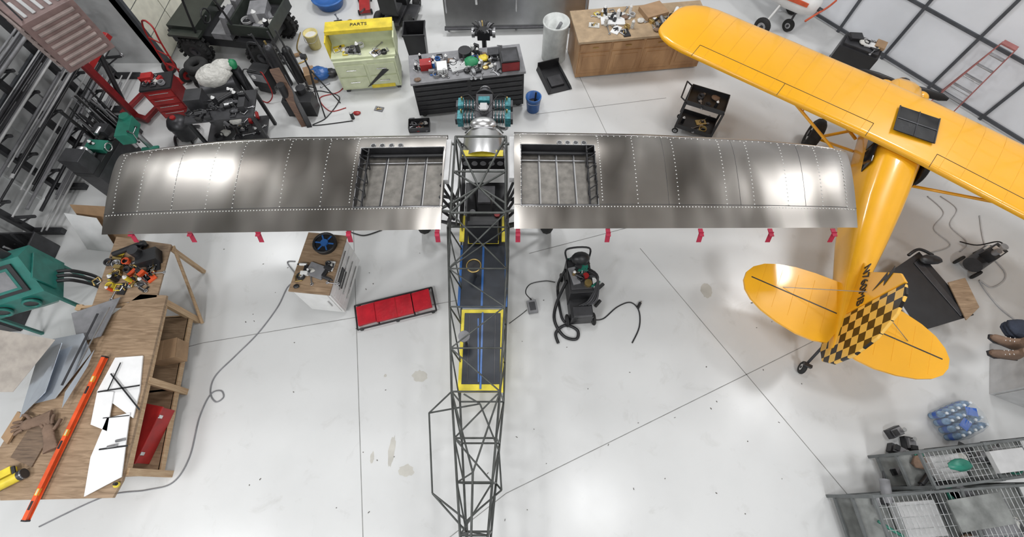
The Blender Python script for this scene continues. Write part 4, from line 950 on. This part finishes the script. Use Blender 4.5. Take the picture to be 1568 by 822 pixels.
def boot(b,ox,oy,oz,a):
    b.M=Matrix.Translation((ox,oy,oz))@Matrix.Rotation(math.radians(a),4,'Z')@Matrix.Scale(1.15,4)
    b.loft([[Vector((y_,w*math.cos(t),.02+h*max(0,math.sin(t)))) for t in [2*math.pi*i/14 for i in range(14)]] for y_,w,h in((-.12,.035,.1),(-.08,.045,.2),(.0,.048,.2),(.04,.048,.13),(.1,.055,.09),(.17,.045,.07),(.2,.02,.04))],CLO)
    b.prism([(-.13,-.04),(.05,-.045),(.14,-.06),(.21,-.03),(.21,.03),(.14,.06),(.05,.045),(-.13,.04)],0,.02,DGR)
    b.cyl((-.04,0,.18),(-.04,0,.24),.05,CLO)
    for i in range(4): b.cyl((.0+i*.03,-.03,.17-i*.022),(.0+i*.03,.03,.17-i*.022),.004,WHT,6)
    b.M=Matrix.Identity(4)
b=B('work_boots',G(1538,545,.84),0);boot(b,0,0,0,170);boot(b,.1,.17,0,150);b.done()
b=B('folded_jeans',G(1545,522,.84)+Vector((.12,.12,0)),-20);JN=mat('denim',(.03,.038,.06),.9,bump=.4)
for k in range(3): b.sph((0,0,.055+k*.05),.2,JN,16,(1.1,.8,.25),.1,8)
b.done()
# water bottles pack
b=B('water_bottle_pack',G(1455,645,0),20)
WB=mat('blue_water_bottle',(.3,.5,.8),.12,trans=.2,var=.3,scale=14);WBC=mat('blue_bottle_cap',(.75,.8,.85),.4);LBL=mat('blue_bottle_label',(.03,.12,.5),.4)
SWR=mat('shrink_wrap',(.8,.9,1.),.06,alpha=.22,trans=.3,bump=.5,scale=7,bscale=13)
for i in range(5):
    for j in range(4):
        x,y=-.22+i*.11,-.165+j*.11
        b.lathe([(0,0),(.047,.0),(.051,.03),(.047,.1),(.051,.17),(.043,.22),(.018,.26),(.018,.28),(0,.28)],(x,y,.001),WB,12)
        b.cyl((x,y,.08),(x,y,.16),.0525,LBL,14,cap=False);b.cyl((x,y,.275),(x,y,.295),.02,WBC,10)
for (x,y,a_) in((-.1,-.05,20),(.12,.06,-30)): b.box((x,y,.308),(.16,.12,.004),LBL,rz=a_)
rings=[]
for zz,k in((0.004,1.),(.06,1.04),(.12,1.0),(.18,1.05),(.24,1.0),(.3,.9),(.32,.45),(.31,.02)):
    rings.append([Vector((.3*k*math.copysign(abs(math.cos(t))**.6,math.cos(t))*U(.95,1.05),.24*k*math.copysign(abs(math.sin(t))**.6,math.sin(t))*U(.95,1.05),zz+(U(-.012,.012) if zz>.01 else 0))) for t in [2*math.pi*i/34 for i in range(34)]])
b.loft(rings,SWR,cap=False,smooth=True)
b.done()
b=B('cordless_tool_batteries')
for (u,v,a_) in((1365,662,20),(1368,690,-30),(1385,705,60),(1362,722,10),(1386,680,80)):
    c_=G(u,v);b.M=Matrix.Translation(c_)@Matrix.Rotation(math.radians(a_),4,'Z')
    b.box((0,0,.05),(.2,.13,.1),DGR);b.box((0,0,.12),(.14,.1,.05),GRY);b.cyl((.06,0,.15),(.06,0,.2),.03,CHR);b.box((-.06,0,.16),(.06,.08,.04),BLK)
b.done()
GLV=mat('galvanised_wire',(.5,.51,.51),.4,.7,var=.15,scale=30); DECK=mat('grey_shelf_deck',(.27,.28,.27),.5,.3,var=.2,scale=5); FRM=mat('grey_rack_frame',(.15,.16,.16),.5,.3)
def rack(name,p1,p2,depth,zt_,levels):
    A=ang_of(p1,p2);L=(p2-p1).length;b=B(name,Vector((p1.x,p1.y,0)),A,bevel=.003)
    ys=(0,-depth)
    for x in(0,L/2,L):
        for y in ys: b.box((x,y,zt_/2),(.04,.04,zt_),FRM)
    for z in levels:
        for y in ys: b.box((L/2,y,z),(L,.03,.045),FRM)
        for x in(0,L/2,L): b.box((x,-depth/2,z),(.03,depth,.04),FRM)
    z=levels[-1];n_=int(L/.06)
    for i in range(n_+1): b.cyl((i*L/n_,0,z),(i*L/n_,-depth,z),.004,GLV,5)
    for j in range(1,6): b.cyl((0,-depth*j/6,z-.006),(L,-depth*j/6,z-.006),.005,GLV,5)
    for z in levels[:-1]: b.box((L/2,-depth/2,z-.02),(L,depth,.012),DECK)
    return b,L
b,L=rack('wire_shelving_unit',G(1335,760,.9),G(1600,740,.9),.75,.95,(.15,.52,.92))
tools(b,.2,L-.2,-.6,-.1,.53,22,1.4,[GRN,WHT,STL,GRY,DGR,LGR]);b.box((L*.3,-.3,.62),(.5,.4,.16),LGR);b.box((L*.7,-.35,.64),(.45,.4,.2),GRY);b.path([(.2,-.3,.56),(.5,-.5,.6),(.8,-.3,.56),(.6,-.2,.56)],.02,GRN);b.box((L*.55,-.25,.945),(.7,.35,.02),DECK,rz=4)
b.done()
b,L=rack('wire_shelving_unit',G(1405,692,.9),G(1600,668,.9),.42,.95,(.15,.52,.92))
tools(b,.2,L-.2,-.35,-.1,.53,14,1.2,[GRN,WHT,STL,GRY,BLK]);b.sph((.4,-.2,.98),.11,GRN,14,(1.4,.7,.4),.2);b.box((L*.6,-.22,.97),(.45,.26,.06),LGR);b.box((L*.3,-.22,.6),(.4,.28,.12),LGR)
b.done()
b=B('red_step_ladder',G(1440,165,0),-50,bevel=.003)
LR_=mat('ladder_red',(.36,.13,.12),.5);b.M=Matrix.Scale(.72,4)
for sx in(-1,1):
    b.slab([(sx*.32,-.5,0),(sx*.32,-.42,0),(sx*.16,.02,2.1),(sx*.16,-.06,2.1)],(.03*sx,0,0),LR_)
    b.slab([(sx*.32,.5,0),(sx*.32,.54,0),(sx*.16,.06,2.1),(sx*.16,.02,2.1)],(.03*sx,0,0),LR_)
for i in range(6): z=.3+i*.3;k=1-z/2.1;b.box((0,-.46*k-.02,z),(.32+.3*k,.09,.03),STL)
for i in range(4): z=.4+i*.45;k=1-z/2.1;b.cyl((-.16-.15*k,.5*k,z),(.16+.15*k,.5*k,z),.012,STL)
b.box((0,0,2.11),(.36,.2,.04),LR_);b.done()
b=B('black_tool_cart',G(1300,112,0)+Vector((-.1,.1,0)),-35,bevel=.01)
b.box((0,0,.35),(.8,.5,.55),BLK);b.box((0,0,.65),(.7,.4,.06),DGR);b.box((-.2,.05,.7),(.25,.2,.1),BLK,rz=30);b.box((.15,0,.7),(.3,.15,.03),WHT,rz=12);b.box((.3,.1,.71),(.2,.25,.06),CRD)
for x in(-.35,.35):
    for y in(-.2,.2): b.wheel((x,y,.06),.06,.04,'Y')
tools(b,-.3,.3,-.15,.15,.69,8,1.1,[BLK,DGR,GRY]);b.done()
b=B('white_orange_airplane',(6.3,10.1,0),38)
OR2=mat('orange_trim',(.65,.1,.03),.3)
b.M=Matrix.Scale(.8,4)
rings=[];
for y,w_,h_ in((-.9,.08,.08),(-.85,.22,.2),(-.6,.34,.3),(-.1,.4,.36),(.5,.38,.38),(1.1,.24,.3),(1.5,.06,.12)):
    rings.append([Vector((w_*math.cos(t),y,.95+h_*math.sin(t))) for t in [2*math.pi*i/18 for i in range(18)]])
b.loft(rings,WHT)
for sx in(-1,1): b.slab([(sx*.3,-.7,1.12),(sx*.42,0,1.12),(sx*.42,0,.98),(sx*.3,-.7,1.02)],(sx*.03,0,0),OR2);b.cyl((sx*.3,0,.7),(sx*.7,0,.28),.03,WHT);b.wheel((sx*.75,0,.25),.25,.15,'X')
b.cyl((0,-.9,.95),(0,-1.0,.95),.06,DGR);b.path([(-.7,-.98,.95),(-.3,-1.0,.97),(.3,-1.0,.93),(.7,-.98,.95)],.03,OR2,6)
b.wheel((0,-.4,.18),.18,.12,'X');b.cyl((0,-.4,.2),(0,-.4,.7),.03,DGR)
b.done()
# ================================================================== LIGHTS
def lamp(x,y,size,power):
    h=B('high_bay_light',(x,y,0));h.lathe([(.08,HC-.2),(.1,HC-.35),(size*.5,HC-.5),(size*.52,HC-.52),(size*.5,HC-.52)],(0,0,0),DGR,24);h.cyl((0,0,HC-.25),(0,0,HC),.03,DGR);o=h.done()
    l=bpy.data.lights.new('high_bay_lamp','AREA');l.shape='DISK';l.size=size;l.energy=power;l.color=(.985,.99,1.)
    lo=bpy.data.objects.new('high_bay_lamp',l);bpy.context.scene.collection.objects.link(lo);lo.location=(0,0,HC-.54);lo.parent=o
for (x,y,s_,e) in((-8.35,8.0,1.1,130),(-3.0,10.6,1.5,220),(1.2,10.4,1.5,220),(8.6,6.6,1.2,150),(8.0,2.6,1.3,105),(2.3,-.3,1.3,85),(-4.6,-3.2,1.6,290),(-8.0,-2.4,1.5,240),(4.6,-3.6,1.5,240),(-.9,4.2,1.5,130)):
    lamp(x,y,s_,e)
w=bpy.data.worlds.new('World');bpy.context.scene.world=w;w.use_nodes=True;w.node_tree.nodes['Background'].inputs[0].default_value=(.8,.85,.9,1);w.node_tree.nodes['Background'].inputs[1].default_value=.5
# ================================================================== CAMERA
cam=bpy.data.cameras.new('camera');co=bpy.data.objects.new('camera',cam);bpy.context.scene.collection.objects.link(co)
co.location=(0,0,CAM_H);co.rotation_euler=(TH,0,0);cam.sensor_width=36;cam.lens=36*700/1568;cam.clip_start=.05
bpy.context.scene.camera=co
bpy.context.scene.view_settings.view_transform='Standard'
bpy.context.scene.view_settings.exposure=.15
